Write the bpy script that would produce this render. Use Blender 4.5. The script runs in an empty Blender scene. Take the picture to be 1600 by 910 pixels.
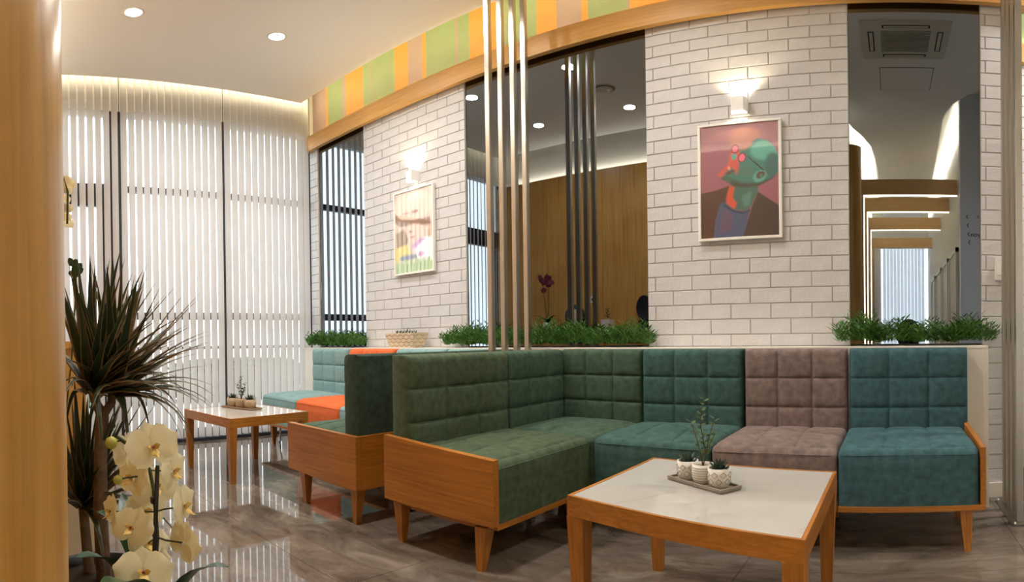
import bpy, bmesh, math, random
import numpy as np
from mathutils import Vector, Matrix, Euler

random.seed(7)
PI = math.pi
scn = bpy.context.scene
COL = scn.collection

# ------------------------------------------------------------------ camera
# The photograph is a level panorama (equal angle per pixel), so the lens is one too.
F = 884.42
CAM = Vector((0, 0, 0.979))


def cam_axes(yaw, pit, rol):
    c, s = math.cos(yaw), math.sin(yaw)
    A = Matrix(((c, -s, 0), (s, c, 0), (0, 0, 1)))
    c, s = math.cos(pit), math.sin(pit)
    B = Matrix(((1, 0, 0), (0, c, s), (0, -s, c)))
    c, s = math.cos(rol), math.sin(rol)
    C = Matrix(((c, 0, s), (0, 1, 0), (-s, 0, c)))
    return C @ B @ A


RM = cam_axes(-0.6708, -0.0055, -0.0131)
cd = bpy.data.cameras.new('camera')
cd.type = 'PANO'
cd.panorama_type = 'EQUIRECTANGULAR'
cd.longitude_min, cd.longitude_max = -800 / F, 800 / F
cd.latitude_max, cd.latitude_min = 535.45 / F, -(910 - 535.45) / F
cd.clip_start = 0.01
cam = bpy.data.objects.new('camera', cd)
COL.objects.link(cam)
M3 = Matrix((RM[0], RM[2], -RM[1])).transposed()
cam.matrix_world = Matrix.Translation(CAM) @ M3.to_4x4()
scn.camera = cam

# ------------------------------------------------------------------ world, exposure
scn.view_settings.view_transform = 'Standard'
scn.view_settings.look = 'None'
scn.view_settings.gamma = 1.0
scn.view_settings.use_curve_mapping = False
scn.view_settings.exposure = 0.30
w = bpy.data.worlds.new('overcast_sky')
scn.world = w
w.use_nodes = True
w.node_tree.nodes['Background'].inputs[0].default_value = (0.95, 0.98, 1.0, 1)
w.node_tree.nodes['Background'].inputs[1].default_value = 4.2


def area_light(name, loc, size, size_y, power, color, direction, portal=False, parent=None, spread=PI):
    l = bpy.data.lights.new(name, 'AREA')
    l.shape = 'RECTANGLE'
    l.size, l.size_y = size, size_y
    l.energy = power
    l.color = color
    l.spread = spread
    if portal:
        l.cycles.is_portal = True
    o = bpy.data.objects.new(name, l)
    COL.objects.link(o)
    d = Vector(direction).normalized()
    o.rotation_euler = d.to_track_quat('-Z', 'Y').to_euler()
    o.location = loc
    if parent:
        keep(o, parent)
    return o


def keep(o, parent):
    o.parent = parent
    pm = Matrix.LocRotScale(parent.location, parent.rotation_euler, parent.scale)
    p = parent.parent
    if p:
        pm = Matrix.LocRotScale(p.location, p.rotation_euler, p.scale) @ p_inv(parent) @ pm
    o.matrix_parent_inverse = pm.inverted()


def p_inv(o):
    return o.matrix_parent_inverse.copy()


area_light('window_portal', (-5.52, 1.65, 1.75), 3.3, 3.5, 1, (1, 1, 1), (1, 0, 0), portal=True)

# ------------------------------------------------------------------ materials
MATS = {}


def srgb(r, g, b):
    f = lambda c: (c / 255 / 12.92) if c / 255 <= 0.04045 else ((c / 255 + 0.055) / 1.055) ** 2.4
    return (f(r), f(g), f(b), 1)


def base_mat(name):
    m = bpy.data.materials.new(name)
    m.use_nodes = True
    MATS[name] = m
    return m, m.node_tree.nodes, m.node_tree.links, m.node_tree.nodes['Principled BSDF']


def plain(name, col, rough=0.5, metal=0, spec=0.5, noise=0.0, nscale=8, bump=0.0, bscale=60, coat=0, sheen=0,
          trans=0.0, emit=None, estr=0):
    m, N, L, P = base_mat(name)
    P.inputs['Base Color'].default_value = col
    P.inputs['Roughness'].default_value = rough
    P.inputs['Metallic'].default_value = metal
    P.inputs['Specular IOR Level'].default_value = spec
    P.inputs['Coat Weight'].default_value = coat
    P.inputs['Sheen Weight'].default_value = sheen
    if sheen:
        P.inputs['Sheen Roughness'].default_value = 0.45
    if emit:
        P.inputs['Emission Color'].default_value = emit
        P.inputs['Emission Strength'].default_value = estr
    tc = None
    if noise or bump:
        tc = N.new('ShaderNodeTexCoord')
    if noise:
        nz = N.new('ShaderNodeTexNoise')
        nz.inputs['Scale'].default_value = nscale
        nz.inputs['Detail'].default_value = 6
        L.new(tc.outputs['Object'], nz.inputs['Vector'])
        hs = N.new('ShaderNodeMix')
        hs.data_type = 'RGBA'
        hs.inputs[6].default_value = tuple(c * (1 - noise) for c in col[:3]) + (1,)
        hs.inputs[7].default_value = tuple(min(1, c * (1 + noise)) for c in col[:3]) + (1,)
        mr = N.new('ShaderNodeMapRange')
        mr.inputs[1].default_value, mr.inputs[2].default_value = 0.3, 0.7
        L.new(nz.outputs['Fac'], mr.inputs[0])
        L.new(mr.outputs[0], hs.inputs[0])
        L.new(hs.outputs[2], P.inputs['Base Color'])
    if bump:
        nb = N.new('ShaderNodeTexNoise')
        nb.inputs['Scale'].default_value = bscale
        nb.inputs['Detail'].default_value = 4
        L.new(tc.outputs['Object'], nb.inputs['Vector'])
        b = N.new('ShaderNodeBump')
        b.inputs['Strength'].default_value = bump
        b.inputs['Distance'].default_value = 0.01
        L.new(nb.outputs['Fac'], b.inputs['Height'])
        L.new(b.outputs[0], P.inputs['Normal'])
    if trans:
        tr = N.new('ShaderNodeBsdfTranslucent')
        tr.inputs[0].default_value = col
        mx = N.new('ShaderNodeMixShader')
        mx.inputs[0].default_value = trans
        L.new(P.outputs[0], mx.inputs[1])
        L.new(tr.outputs[0], mx.inputs[2])
        L.new(mx.outputs[0], N['Material Output'].inputs[0])
    return m


def wood(name, c1, c2, axis='x', rough=0.42, scale=1.0):
    m, N, L, P = base_mat(name)
    tc = N.new('ShaderNodeTexCoord')
    mp = N.new('ShaderNodeMapping')
    s = {'x': (1.2, 34, 34), 'y': (34, 1.2, 34), 'z': (34, 34, 1.2)}[axis]
    mp.inputs['Scale'].default_value = tuple(v * scale for v in s)
    L.new(tc.outputs['Object'], mp.inputs[0])
    nz = N.new('ShaderNodeTexNoise')
    nz.inputs['Scale'].default_value = 2.2
    nz.inputs['Detail'].default_value = 7
    nz.inputs['Roughness'].default_value = 0.65
    nz.inputs['Distortion'].default_value = 0.6
    L.new(mp.outputs[0], nz.inputs['Vector'])
    n2 = N.new('ShaderNodeTexNoise')
    n2.inputs['Scale'].default_value = 1.7
    n2.inputs['Detail'].default_value = 2
    L.new(tc.outputs['Object'], n2.inputs['Vector'])
    ad = N.new('ShaderNodeMath')
    ad.operation = 'MULTIPLY_ADD'
    ad.inputs[1].default_value = 0.45
    L.new(n2.outputs['Fac'], ad.inputs[0])
    L.new(nz.outputs['Fac'], ad.inputs[2])
    mr = N.new('ShaderNodeMapRange')
    mr.inputs[1].default_value, mr.inputs[2].default_value = 0.5, 0.95
    L.new(ad.outputs[0], mr.inputs[0])
    mx = N.new('ShaderNodeMix')
    mx.data_type = 'RGBA'
    mx.inputs[6].default_value = c1
    mx.inputs[7].default_value = c2
    L.new(mr.outputs[0], mx.inputs[0])
    L.new(mx.outputs[2], P.inputs['Base Color'])
    P.inputs['Roughness'].default_value = rough
    b = N.new('ShaderNodeBump')
    b.inputs['Strength'].default_value = 0.15
    b.inputs['Distance'].default_value = 0.004
    L.new(nz.outputs['Fac'], b.inputs['Height'])
    L.new(b.outputs[0], P.inputs['Normal'])
    return m


def marble(name, cols, scale, rough, spec=0.5, vein=None, wscale=1.0, stretch=(1, 1, 1)):
    m, N, L, P = base_mat(name)
    tc = N.new('ShaderNodeTexCoord')
    mp = N.new('ShaderNodeMapping')
    mp.inputs['Scale'].default_value = stretch
    mp.inputs['Rotation'].default_value = (0, 0, 0.6)
    L.new(tc.outputs['Object'], mp.inputs[0])
    nz = N.new('ShaderNodeTexNoise')
    nz.inputs['Scale'].default_value = scale
    nz.inputs['Detail'].default_value = 9
    nz.inputs['Roughness'].default_value = 0.62
    nz.inputs['Distortion'].default_value = 1.1
    L.new(mp.outputs[0], nz.inputs['Vector'])
    cr = N.new('ShaderNodeValToRGB')
    e = cr.color_ramp.elements
    e[0].position, e[0].color = 0.3, cols[0]
    e[1].position, e[1].color = 0.72, cols[2]
    k = e.new(0.5)
    k.color = cols[1]
    L.new(nz.outputs['Fac'], cr.inputs[0])
    out = cr.outputs[0]
    if vein:
        n3 = N.new('ShaderNodeTexNoise')
        n3.inputs['Scale'].default_value = wscale
        n3.inputs['Detail'].default_value = 8
        n3.inputs['Distortion'].default_value = 0.7
        L.new(mp.outputs[0], n3.inputs['Vector'])
        sb = N.new('ShaderNodeMath')
        sb.operation = 'SUBTRACT'
        sb.inputs[1].default_value = 0.5
        L.new(n3.outputs['Fac'], sb.inputs[0])
        ab = N.new('ShaderNodeMath')
        ab.operation = 'ABSOLUTE'
        L.new(sb.outputs[0], ab.inputs[0])
        mr = N.new('ShaderNodeMapRange')
        mr.inputs[1].default_value, mr.inputs[2].default_value = 0.0, 0.012
        mr.inputs[3].default_value, mr.inputs[4].default_value = vein[1], 0.0
        L.new(ab.outputs[0], mr.inputs[0])
        mx = N.new('ShaderNodeMix')
        mx.data_type = 'RGBA'
        L.new(mr.outputs[0], mx.inputs[0])
        L.new(out, mx.inputs[6])
        mx.inputs[7].default_value = vein[0]
        out = mx.outputs[2]
    L.new(out, P.inputs['Base Color'])
    P.inputs['Roughness'].default_value = rough
    P.inputs['Specular IOR Level'].default_value = spec
    return m


def fabric(name, col, var=0.3):
    m = plain(name, col, rough=0.85, spec=0.2, noise=var, nscale=26, bump=0.12, bscale=420, sheen=0.35)
    MATS[name].node_tree.nodes['Principled BSDF'].inputs['Sheen Tint'].default_value = tuple(
        min(1, c * 1.6 + 0.05) for c in col[:3]) + (1,)
    return m


plain('ceiling_paint', srgb(252, 251, 249), 0.8, spec=0.2)
plain('white_paint', srgb(236, 230, 220), 0.6, spec=0.3)
plain('grey_paint', srgb(244, 247, 252), 0.6, spec=0.3)
plain('brick_white', srgb(206, 204, 204), 0.55, spec=0.35, noise=0.035, nscale=9, bump=0.25, bscale=45)
plain('mortar', srgb(196, 190, 182), 0.8, spec=0.2, bump=0.3, bscale=80)
wood('oak', srgb(137, 81, 19), srgb(189, 122, 44), 'x')
wood('oak_y', srgb(137, 81, 19), srgb(189, 122, 44), 'y')
wood('oak_z', srgb(137, 81, 19), srgb(189, 122, 44), 'z')
wood('beam_oak', srgb(198, 146, 76), srgb(222, 174, 102), 'x', rough=0.4)
wood('panel_oak', srgb(174, 122, 50), srgb(210, 160, 82), 'z', rough=0.32, scale=0.6)
wood('portal_oak', srgb(204, 160, 104), srgb(228, 188, 134), 'x', rough=0.4)
marble('floor_marble', (srgb(76, 67, 58), srgb(107, 96, 85), srgb(136, 125, 112)), 2.6, 0.04, 0.8,
       vein=(srgb(96, 80, 68), 0.45), wscale=1.1, stretch=(1, 2.2, 1))
plain('grout', srgb(92, 82, 74), 0.7)
marble('table_marble', (srgb(181, 177, 169), srgb(188, 184, 177), srgb(193, 189, 183)), 1.5, 0.04, 0.5,
       vein=(srgb(176, 164, 150), 0.4), wscale=1.6)
fabric('fabric_olive', srgb(72, 85, 64))
fabric('fabric_green', srgb(66, 86, 70))
fabric('fabric_deep_green', srgb(56, 70, 58))
fabric('fabric_teal_green', srgb(61, 89, 84))
fabric('fabric_teal', srgb(60, 91, 97))
fabric('fabric_mauve', srgb(122, 106, 101))
fabric('fabric_orange', srgb(216, 106, 58), 0.1)
fabric('fabric_pale_teal', srgb(128, 160, 160), 0.12)
plain('steel', srgb(202, 195, 184), 0.3, metal=1)
plain('steel_plate', srgb(150, 146, 140), 0.28, metal=1)
plain('chrome', srgb(220, 220, 222), 0.1, metal=1)
plain('mirror_grey', (0.215, 0.235, 0.265, 1), 0.0, metal=1, spec=0)
plain('mirror_edge', srgb(40, 42, 46), 0.3)
plain('frame_dark', srgb(38, 38, 50), 0.35)
plain('frame_white', srgb(240, 236, 230), 0.35)
plain('blind_fabric', srgb(212, 210, 209), 0.7, spec=0.2, trans=0.16)
plain('curtain', srgb(236, 238, 240), 0.7, spec=0.1, trans=0.55)
plain('blind_dark', srgb(52, 48, 46), 0.5)
plain('lamp_white', srgb(245, 243, 238), 0.4)
plain('lamp_glow', (1, 1, 1, 1), 0.5, emit=(1, 0.92, 0.76, 1), estr=18)
plain('led_glow', (1, 1, 1, 1), 0.5, emit=(1, 0.88, 0.6, 1), estr=9)
plain('pot_white', srgb(228, 222, 212), 0.6)
plain('pot_grey_mark', srgb(150, 142, 132), 0.7)
plain('pot_sand', srgb(176, 152, 120), 0.75, noise=0.1, nscale=40)
plain('tray_grey', srgb(146, 136, 124), 0.75, noise=0.12, nscale=30)
plain('tray_sand', srgb(158, 132, 104), 0.7, noise=0.12, nscale=30)
plain('soil', srgb(64, 48, 36), 0.9)
plain('succulent', srgb(44, 66, 46), 0.45)
plain('sprig_leaf', srgb(66, 92, 44), 0.4)
plain('twig', srgb(92, 70, 44), 0.7)
plain('grass_leaf', srgb(66, 112, 36), 0.45, noise=0.4, nscale=22, trans=0.2)
plain('dracaena_leaf', srgb(46, 60, 34), 0.4, noise=0.35, nscale=7, trans=0.12)
plain('dracaena_edge', srgb(140, 112, 78), 0.4, noise=0.25, nscale=7, trans=0.12)
plain('bark', srgb(112, 88, 64), 0.85, noise=0.3, nscale=30, bump=0.5, bscale=40)
plain('orchid_white', srgb(252, 240, 198), 0.5, noise=0.04, nscale=30, trans=0.3, sheen=0.1)
plain('orchid_lip', srgb(222, 186, 96), 0.5)
plain('orchid_throat', srgb(150, 60, 60), 0.5)
plain('orchid_bud', srgb(190, 190, 90), 0.5)
plain('orchid_red', srgb(110, 20, 46), 0.5)
plain('orchid_stem', srgb(70, 78, 42), 0.5)
plain('stake', srgb(30, 30, 28), 0.5)
plain('orchid_leaf', srgb(38, 74, 40), 0.3, noise=0.2, nscale=6)
plain('planter_dark', srgb(52, 48, 46), 0.5)
plain('planter_beige', srgb(214, 196, 164), 0.55)
plain('black_plastic', srgb(24, 24, 28), 0.4)
plain('ac_white', srgb(222, 220, 206), 0.5)
plain('ac_dark', srgb(60, 60, 56), 0.6)
plain('door_white', srgb(230, 226, 212), 0.45)
plain('sign_black', srgb(30, 30, 34), 0.5)
plain('wave_line', srgb(110, 84, 62), 0.7)
plain('pavement', srgb(190, 188, 182), 0.9)
plain('hedge', srgb(60, 72, 48), 0.8, noise=0.5, nscale=5)
for nm, c in dict(stripe_green=(158, 172, 126), stripe_orange=(238, 162, 78), stripe_mauve=(184, 156, 146)).items():
    plain(nm, srgb(*c), 0.5, noise=0.05, nscale=5)

# glass: straight-through with a thin reflection
m, N, L, P = base_mat('window_glass')
tr = N.new('ShaderNodeBsdfTransparent')
tr.inputs[0].default_value = (0.93, 0.96, 0.96, 1)
gl = N.new('ShaderNodeBsdfGlossy')
gl.inputs['Roughness'].default_value = 0.0
fr = N.new('ShaderNodeFresnel')
fr.inputs[0].default_value = 1.25
mx = N.new('ShaderNodeMixShader')
L.new(fr.outputs[0], mx.inputs[0])
L.new(tr.outputs[0], mx.inputs[1])
L.new(gl.outputs[0], mx.inputs[2])
L.new(mx.outputs[0], N['Material Output'].inputs[0])

# printed picture: colours stored on the print's own mesh
m, N, L, P = base_mat('print')
at = N.new('ShaderNodeAttribute')
at.attribute_name = 'ink'
L.new(at.outputs['Color'], P.inputs['Base Color'])
P.inputs['Roughness'].default_value = 0.35
P.inputs['Coat Weight'].default_value = 1.0
P.inputs['Coat Roughness'].default_value = 0.03

# ------------------------------------------------------------------ mesh helpers


class MB:
    """collects shapes, then links them as one mesh object"""

    def __init__(self):
        self.v, self.f, self.mi = [], [], []
        self.sm = []

    def add(self, verts, faces, mi=0, smooth=False):
        k = len(self.v)
        self.v += [tuple(p) for p in verts]
        self.f += [tuple(i + k for i in q) for q in faces]
        self.mi += [mi] * len(faces)
        self.sm += [smooth] * len(faces)
        return self

    def box(self, x0, x1, y0, y1, z0, z1, mi=0, ch=0.0):
        if ch <= 0:
            v = [(x, y, z) for x in (x0, x1) for y in (y0, y1) for z in (z0, z1)]
            return self.add(v, [(0, 1, 3, 2), (4, 6, 7, 5), (0, 4, 5, 1), (2, 3, 7, 6), (0, 2, 6, 4), (1, 5, 7, 3)], mi)
        bm = bmesh.new()
        bmesh.ops.create_cube(bm, size=1)
        for q in bm.verts:
            q.co = Vector(((x0 + x1) / 2 + q.co.x * (x1 - x0), (y0 + y1) / 2 + q.co.y * (y1 - y0),
                           (z0 + z1) / 2 + q.co.z * (z1 - z0)))
        bmesh.ops.bevel(bm, geom=bm.edges[:], offset=ch, segments=2, affect='EDGES')
        self.frombm(bm, mi)
        return self

    def frombm(self, bm, mi=0, smooth=False):
        bm.verts.ensure_lookup_table()
        bm.verts.index_update()
        self.add([q.co for q in bm.verts], [[q.index for q in fc.verts] for fc in bm.faces], mi, smooth)
        bm.free()

    def prism(self, poly, z0, z1, mi=0, smooth=False):
        n = len(poly)
        v = [(p[0], p[1], z0) for p in poly] + [(p[0], p[1], z1) for p in poly]
        f = [(i, (i + 1) % n, n + (i + 1) % n, n + i) for i in range(n)]
        self.add(v, f, mi, smooth)
        self.add(v, [tuple(range(n - 1, -1, -1)), tuple(range(n, 2 * n))], mi)
        return self

    def frustum(self, c0, s0, c1, s1, mi=0):
        """tapered four-sided post from centre c0 (half-size s0) to c1 (half-size s1)"""
        v = []
        for c, s in ((c0, s0), (c1, s1)):
            s = (s, s) if not isinstance(s, tuple) else s
            for dx, dy in ((-1, -1), (1, -1), (1, 1), (-1, 1)):
                v.append((c[0] + dx * s[0], c[1] + dy * s[1], c[2]))
        return self.add(v, [(3, 2, 1, 0), (4, 5, 6, 7), (0, 1, 5, 4), (1, 2, 6, 5), (2, 3, 7, 6), (3, 0, 4, 7)], mi)

    def tube(self, pts, r, seg=8, mi=0, cap=True):
        pts = [Vector(p) for p in pts]
        rs = r if isinstance(r, (list, tuple)) else [r] * len(pts)
        v, f = [], []
        for i, p in enumerate(pts):
            a = pts[max(0, i - 1)]
            b = pts[min(len(pts) - 1, i + 1)]
            d = (b - a).normalized()
            u = d.cross(Vector((0, 0, 1)) if abs(d.z) < 0.95 else Vector((1, 0, 0))).normalized()
            t = d.cross(u)
            for k in range(seg):
                an = 2 * PI * k / seg
                v.append(p + (u * math.cos(an) + t * math.sin(an)) * rs[i])
        for i in range(len(pts) - 1):
            for k in range(seg):
                f.append((i * seg + k, i * seg + (k + 1) % seg, (i + 1) * seg + (k + 1) % seg, (i + 1) * seg + k))
        self.add(v, f, mi, True)
        if cap:
            n = len(pts)
            self.add(v, [tuple(range(seg - 1, -1, -1)), tuple(range((n - 1) * seg, n * seg))], mi)
        return self

    def lathe(self, prof, c=(0, 0, 0), seg=20, mi=0, sx=1, sy=1):
        v, f = [], []
        for r, z in prof:
            for k in range(seg):
                an = 2 * PI * k / seg
                v.append((c[0] + r * sx * math.cos(an), c[1] + r * sy * math.sin(an), c[2] + z))
        for i in range(len(prof) - 1):
            for k in range(seg):
                f.append((i * seg + k, i * seg + (k + 1) % seg, (i + 1) * seg + (k + 1) % seg, (i + 1) * seg + k))
        return self.add(v, f, mi, True)

    def mesh(self, name, mats):
        me = bpy.data.meshes.new(name)
        me.from_pydata(self.v, [], self.f)
        mats = mats if isinstance(mats, (list, tuple)) else [mats]
        for q in mats:
            me.materials.append(MATS[q])
        me.polygons.foreach_set('material_index', self.mi)
        me.polygons.foreach_set('use_smooth', self.sm)
        bm = bmesh.new()
        bm.from_mesh(me)
        bmesh.ops.recalc_face_normals(bm, faces=bm.faces)
        bm.to_mesh(me)
        bm.free()
        me.update()
        return me

    def build(self, name, mats, parent=None, local=False):
        return put(name, self.mesh(name, mats), parent, local)


def put(name, me, parent=None, local=False):
    o = bpy.data.objects.new(name, me)
    COL.objects.link(o)
    if parent:
        if local:
            o.parent = parent
        else:
            keep(o, parent)
    return o


def thing(name, label, cat, loc=(0, 0, 0), rotz=0, group=None):
    o = bpy.data.objects.new(name, None)
    o.empty_display_size = 0.1
    COL.objects.link(o)
    o.location = loc
    o.rotation_euler = (0, 0, rotz)
    return tag(o, label, cat, group)


def tag(o, label, cat, group=None):
    o['label'] = label
    o['category'] = cat
    if group:
        o['group'] = group
    return o


def struct(o, label=None):
    o['kind'] = 'structure'
    if label:
        o['label'] = label
        o['category'] = o.name.split('_')[0].split('.')[0]
    return o


def dup(root, loc, rotz, label, group=None, scale=None):
    r = root.copy()
    COL.objects.link(r)
    r.location = loc
    r.rotation_euler = (0, 0, rotz)
    if scale:
        r.scale = (scale,) * 3
    r['label'] = label
    if group:
        r['group'] = group
    for ch in root.children:
        c = ch.copy()
        COL.objects.link(c)
        c.parent = r
        for g in ch.children:
            d = g.copy()
            COL.objects.link(d)
            d.parent = c
    return r


def ray(px, py):
    th, ph = (px - 800) / F, (535.45 - py) / F
    d = Vector((math.sin(th) * math.cos(ph), math.cos(th) * math.cos(ph), math.sin(ph)))
    return RM.transposed() @ d


# ------------------------------------------------------------------ floor
CEIL = 3.72
fl = struct(MB().box(-5.45, 2.5, -7.3, 4.05, -0.08, -0.006).build('floor', 'grout'),
            'polished grey beige marble floor laid in large tiles')
XL = [-5.45] + [-0.6 + 1.16 * k for k in range(-4, 3)] + [2.5]
YL = [-7.3] + [1.2 + 0.98 * k for k in range(-8, 3)] + [4.05]
tile_me = {}
for i in range(len(XL) - 1):
    for j in range(len(YL) - 1):
        if YL[j + 1] < -0.8 and not (XL[i] < 0.9 and XL[i + 1] > -0.6):
            continue
        g = 0.0012
        MB().box(XL[i] + g, XL[i + 1] - g, YL[j] + g, YL[j + 1] - g, -0.006, 0.0).build('floor_tile', 'floor_marble', fl)

# ------------------------------------------------------------------ ceiling slab (its edge runs free of the walls: light coves)
edge = [(-5.25, 3.1), (-5.25, 0.2), (-0.85, 0.2), (-0.68, 0.12), (-0.57, -0.05), (-0.52, -0.25), (-0.47, -0.5), (-0.36, -0.85),
        (-0.27, -1.3), (-0.22, -2.0), (-0.2, -3.2), (-0.2, -7.3), (0.72, -7.3), (0.72, -3.2), (0.66, -1.2), (0.63, -0.1),
        (0.70, 0.3), (0.82, 0.58), (1.0, 0.8), (1.3, 0.95), (1.7, 1.0), (2.5, 1.0), (2.5, 3.85), (0.9, 3.85), (0.9, 3.1)]
ce = struct(MB().prism(edge, CEIL, CEIL + 0.06).build('ceiling', 'ceiling_paint'),
            'pale ceiling with light coves along its edges')
MB().box(-5.7, 2.6, -7.4, 4.2, 4.0, 4.06).build('upper_slab', 'white_paint', ce)

# ------------------------------------------------------------------ brick wall with mirrors
BW, BH, Z0 = 0.247, 0.0915, 3.0986
brick_cache = {}


def brick_mesh(wd, ht):
    k = (round(wd, 3), round(ht, 3))
    if k not in brick_cache:
        b = MB()
        g, c, dp = 0.0022, 0.003, 0.012
        x0, x1, z0, z1 = g, wd - g, g, ht - g
        v = [(x0, dp, z0), (x1, dp, z0), (x1, dp, z1), (x0, dp, z1), (x0, c, z0), (x1, c, z0), (x1, c, z1), (x0, c, z1),
             (x0 + c, 0, z0 + c), (x1 - c, 0, z0 + c), (x1 - c, 0, z1 - c), (x0 + c, 0, z1 - c)]
        fcs = [(8, 9, 10, 11)]
        for q in range(4):
            r = (q + 1) % 4
            fcs += [(q, r, 4 + r, 4 + q), (4 + q, 4 + r, 8 + r, 8 + q)]
        b.add(v, fcs)
        brick_cache[k] = b.mesh('brick', 'brick_white')
    return brick_cache[k]


def brick_panel(name, label, x0, x1, zb, zt, offs, yf=3.284):
    wl = struct(MB().box(x0, x1, yf + 0.007, yf + 0.11, zb, zt).build(name, 'mortar'), label)
    r = -2
    rng = random.Random(name)
    while True:
        ztop = Z0 - BH * (r - 1)
        zbot = ztop - BH
        r += 1
        if zbot >= zt:
            continue
        if ztop <= zb:
            break
        a, b = max(zbot, zb), min(ztop, zt)
        if b - a < 0.02:
            continue
        x = x0
        nx = x0 + offs[(r - 1) % 2] * BW
        while x < x1 - 0.01:
            e = min(nx, x1)
            if e - x > 0.012:
                o = put('brick', brick_mesh(e - x, b - a), wl)
                o.location = (x, yf + rng.uniform(-0.0012, 0.0012), a)
            x = nx
            nx += BW
    return wl


brick_panel('wall_back_left', 'white painted brick pier behind the picture of two faces', -4.39, -3.055, 0.92, 3.2, (0.17, 0.62))
brick_panel('wall_back_center', 'white painted brick pier behind the portrait', -1.505, -0.241, 0.92, 3.2, (0.22, 0.71))
brick_panel('wall_back_right', 'white painted brick pier behind the steel poles', 0.526, 0.745, 0.0, 3.2, (1.0, 0.12))
brick_panel('wall_back_corner', 'narrow strip of white brick beside the blinds', -5.40, -5.225, 0.92, 3.2, (0.5, 1.0))
bw = struct(MB().box(-5.6, 0.745, 3.40, 3.5, 0, 4.0).build('wall_back', 'white_paint'),
            'plain wall behind the brick piers and mirrors')
MB().box(0.725, 0.745, 3.31, 4.1, 0, 3.3).build('pier_return', 'white_paint', bw)
# far piece of wall to the right
wr = brick_panel('wall_back_recess', 'white brick wall set back at the right edge', 0.745, 2.5, 0.0, 3.1, (0.4, 0.9), yf=4.0)
MB().box(0.745, 2.5, 4.03, 4.1, 3.1, 4.0).build('recess_band', 'stripe_green', wr)
MB().box(0.745, 2.5, 3.94, 4.02, 3.10, 3.27).build('recess_beam', 'beam_oak', wr)
tr_ = struct(MB().box(0.53, 0.745, 3.262, 3.283, 0.0, 0.09).build('baseboard_back', 'white_paint'),
             'white skirting under the brick beside the steel poles')

for x0, x1, lb in ((-5.225, -4.39, 'narrow grey mirror reflecting the blinds beside the window'),
                   (-3.055, -1.505, 'wide grey mirror behind the four centre poles'),
                   (-0.241, 0.526, 'tall grey mirror reflecting the corridor behind the teal seat')):
    t = thing('wall_mirror', lb, 'mirror', ((x0 + x1) / 2, 3.3, 0.92))
    MB().box(x0 + 0.002, x1 - 0.002, 3.30, 3.302, 0.93, 3.2).build('glass', 'mirror_grey', t)
    MB().box(x0 + 0.002, x1 - 0.002, 3.303, 3.32, 0.93, 3.2).build('backing', 'mirror_edge', t)

# beam, striped band above it
bmx = struct(MB().box(-5.42, 0.9, 3.215, 3.262, 3.155, 3.335, ch=0.002).build('trim_1', 'beam_oak'),
             'long oak fascia beam above the brick wall')
bmx['category'] = 'beam'
MB().box(-5.42, 0.9, 3.262, 3.40, 3.205, 3.22).build('cove_shelf', 'beam_oak', bmx)
st = [(-5.45, 'm'), (-5.172, 'o'), (-5.133, 'g'), (-4.85, 'm'), (-4.791, 'o'), (-4.49, 'g'), (-4.354, 'm'), (-4.334, 'g'),
      (-4.003, 'o'), (-3.814, 'm'), (-3.626, 'o'), (-3.577, 'g'), (-3.222, 'm'), (-3.193, 'g'), (-3.064, 'o'), (-2.783, 'm'),
      (-2.701, 'g'), (-2.401, 'o'), (-2.227, 'm'), (-2.02, 'o'), (-1.969, 'g'), (-1.666, 'm'), (-1.647, 'o'), (-1.35, 'm'),
      (-1.15, 'g'), (-0.8, 'o'), (-0.5, 'm'), (-0.3, 'g'), (0.1, 'o'), (0.4, 'm'), (0.6, 'g'), (0.745, None)]
bd = struct(MB().box(-5.45, 0.745, 3.385, 3.399, 3.22, 4.0).build('trim_2', 'white_paint'),
            'band of green orange and mauve stripes above the oak beam')
bd['category'] = 'frieze'
for (a, c), (b, _) in zip(st[:-1], st[1:]):
    MB().box(a, b, 3.37, 3.384, 3.22, 3.98).build('stripe', {'m': 'stripe_mauve', 'o': 'stripe_orange', 'g': 'stripe_green'}[c], bd)
# LED strips: behind the beam and above the ceiling edge
area_light('beam_led', (-2.4, 3.30, 3.245), 5.9, 0.03, 8.5, (1, 0.9, 0.52), (0, 0.35, 1), parent=bmx)
area_light('ceiling_led', (-2.4, 3.07, 3.83), 5.9, 0.03, 8.5, (1, 0.9, 0.52), (0, 1, -0.35), parent=ce)
area_light('window_led', (-5.22, 1.65, 3.85), 3.0, 0.03, 9, (1, 0.88, 0.6), (-1, 0, -0.5), parent=ce)
area_light('recess_led', (1.65, 3.97, 3.29), 1.5, 0.03, 2, (1, 0.9, 0.6), (0, 0.3, 1), parent=wr)

# ------------------------------------------------------------------ ledge under the mirrors
lg = MB().box(-5.2, 0.50, 3.075, 3.284, 0.0, 0.905).box(-5.205, 0.53, 3.07, 3.284, 0.905, 0.92, ch=0.002).box(
    0.50, 0.53, 3.072, 3.284, 0.0, 0.905)
struct(lg.build('wall_ledge', 'white_paint'), 'long white ledge behind the sofa backs')

# ------------------------------------------------------------------ window wall
ww = struct(MB().box(-5.6, -5.45, -0.2, 3.4, 3.42, 4.0).build('wall_left', 'white_paint'), 'wall above the tall windows')
MB().box(-5.6, -5.45, 3.33, 3.5, 0, 3.42).build('wall_end', 'white_paint', ww)
win = struct(MB().box(-5.54, -5.46, -0.1, 3.34, 0.0, 0.11).build('window_1', 'frame_dark'),
             'tall dark framed window front behind the blinds')


def bar(y0, y1, z0, z1, nm='mullion'):
    MB().box(-5.535, -5.465, y0, y1, z0, z1, ch=0.003).build(nm, 'grey_paint' if z0 > 3.3 else 'frame_dark', win)


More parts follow.
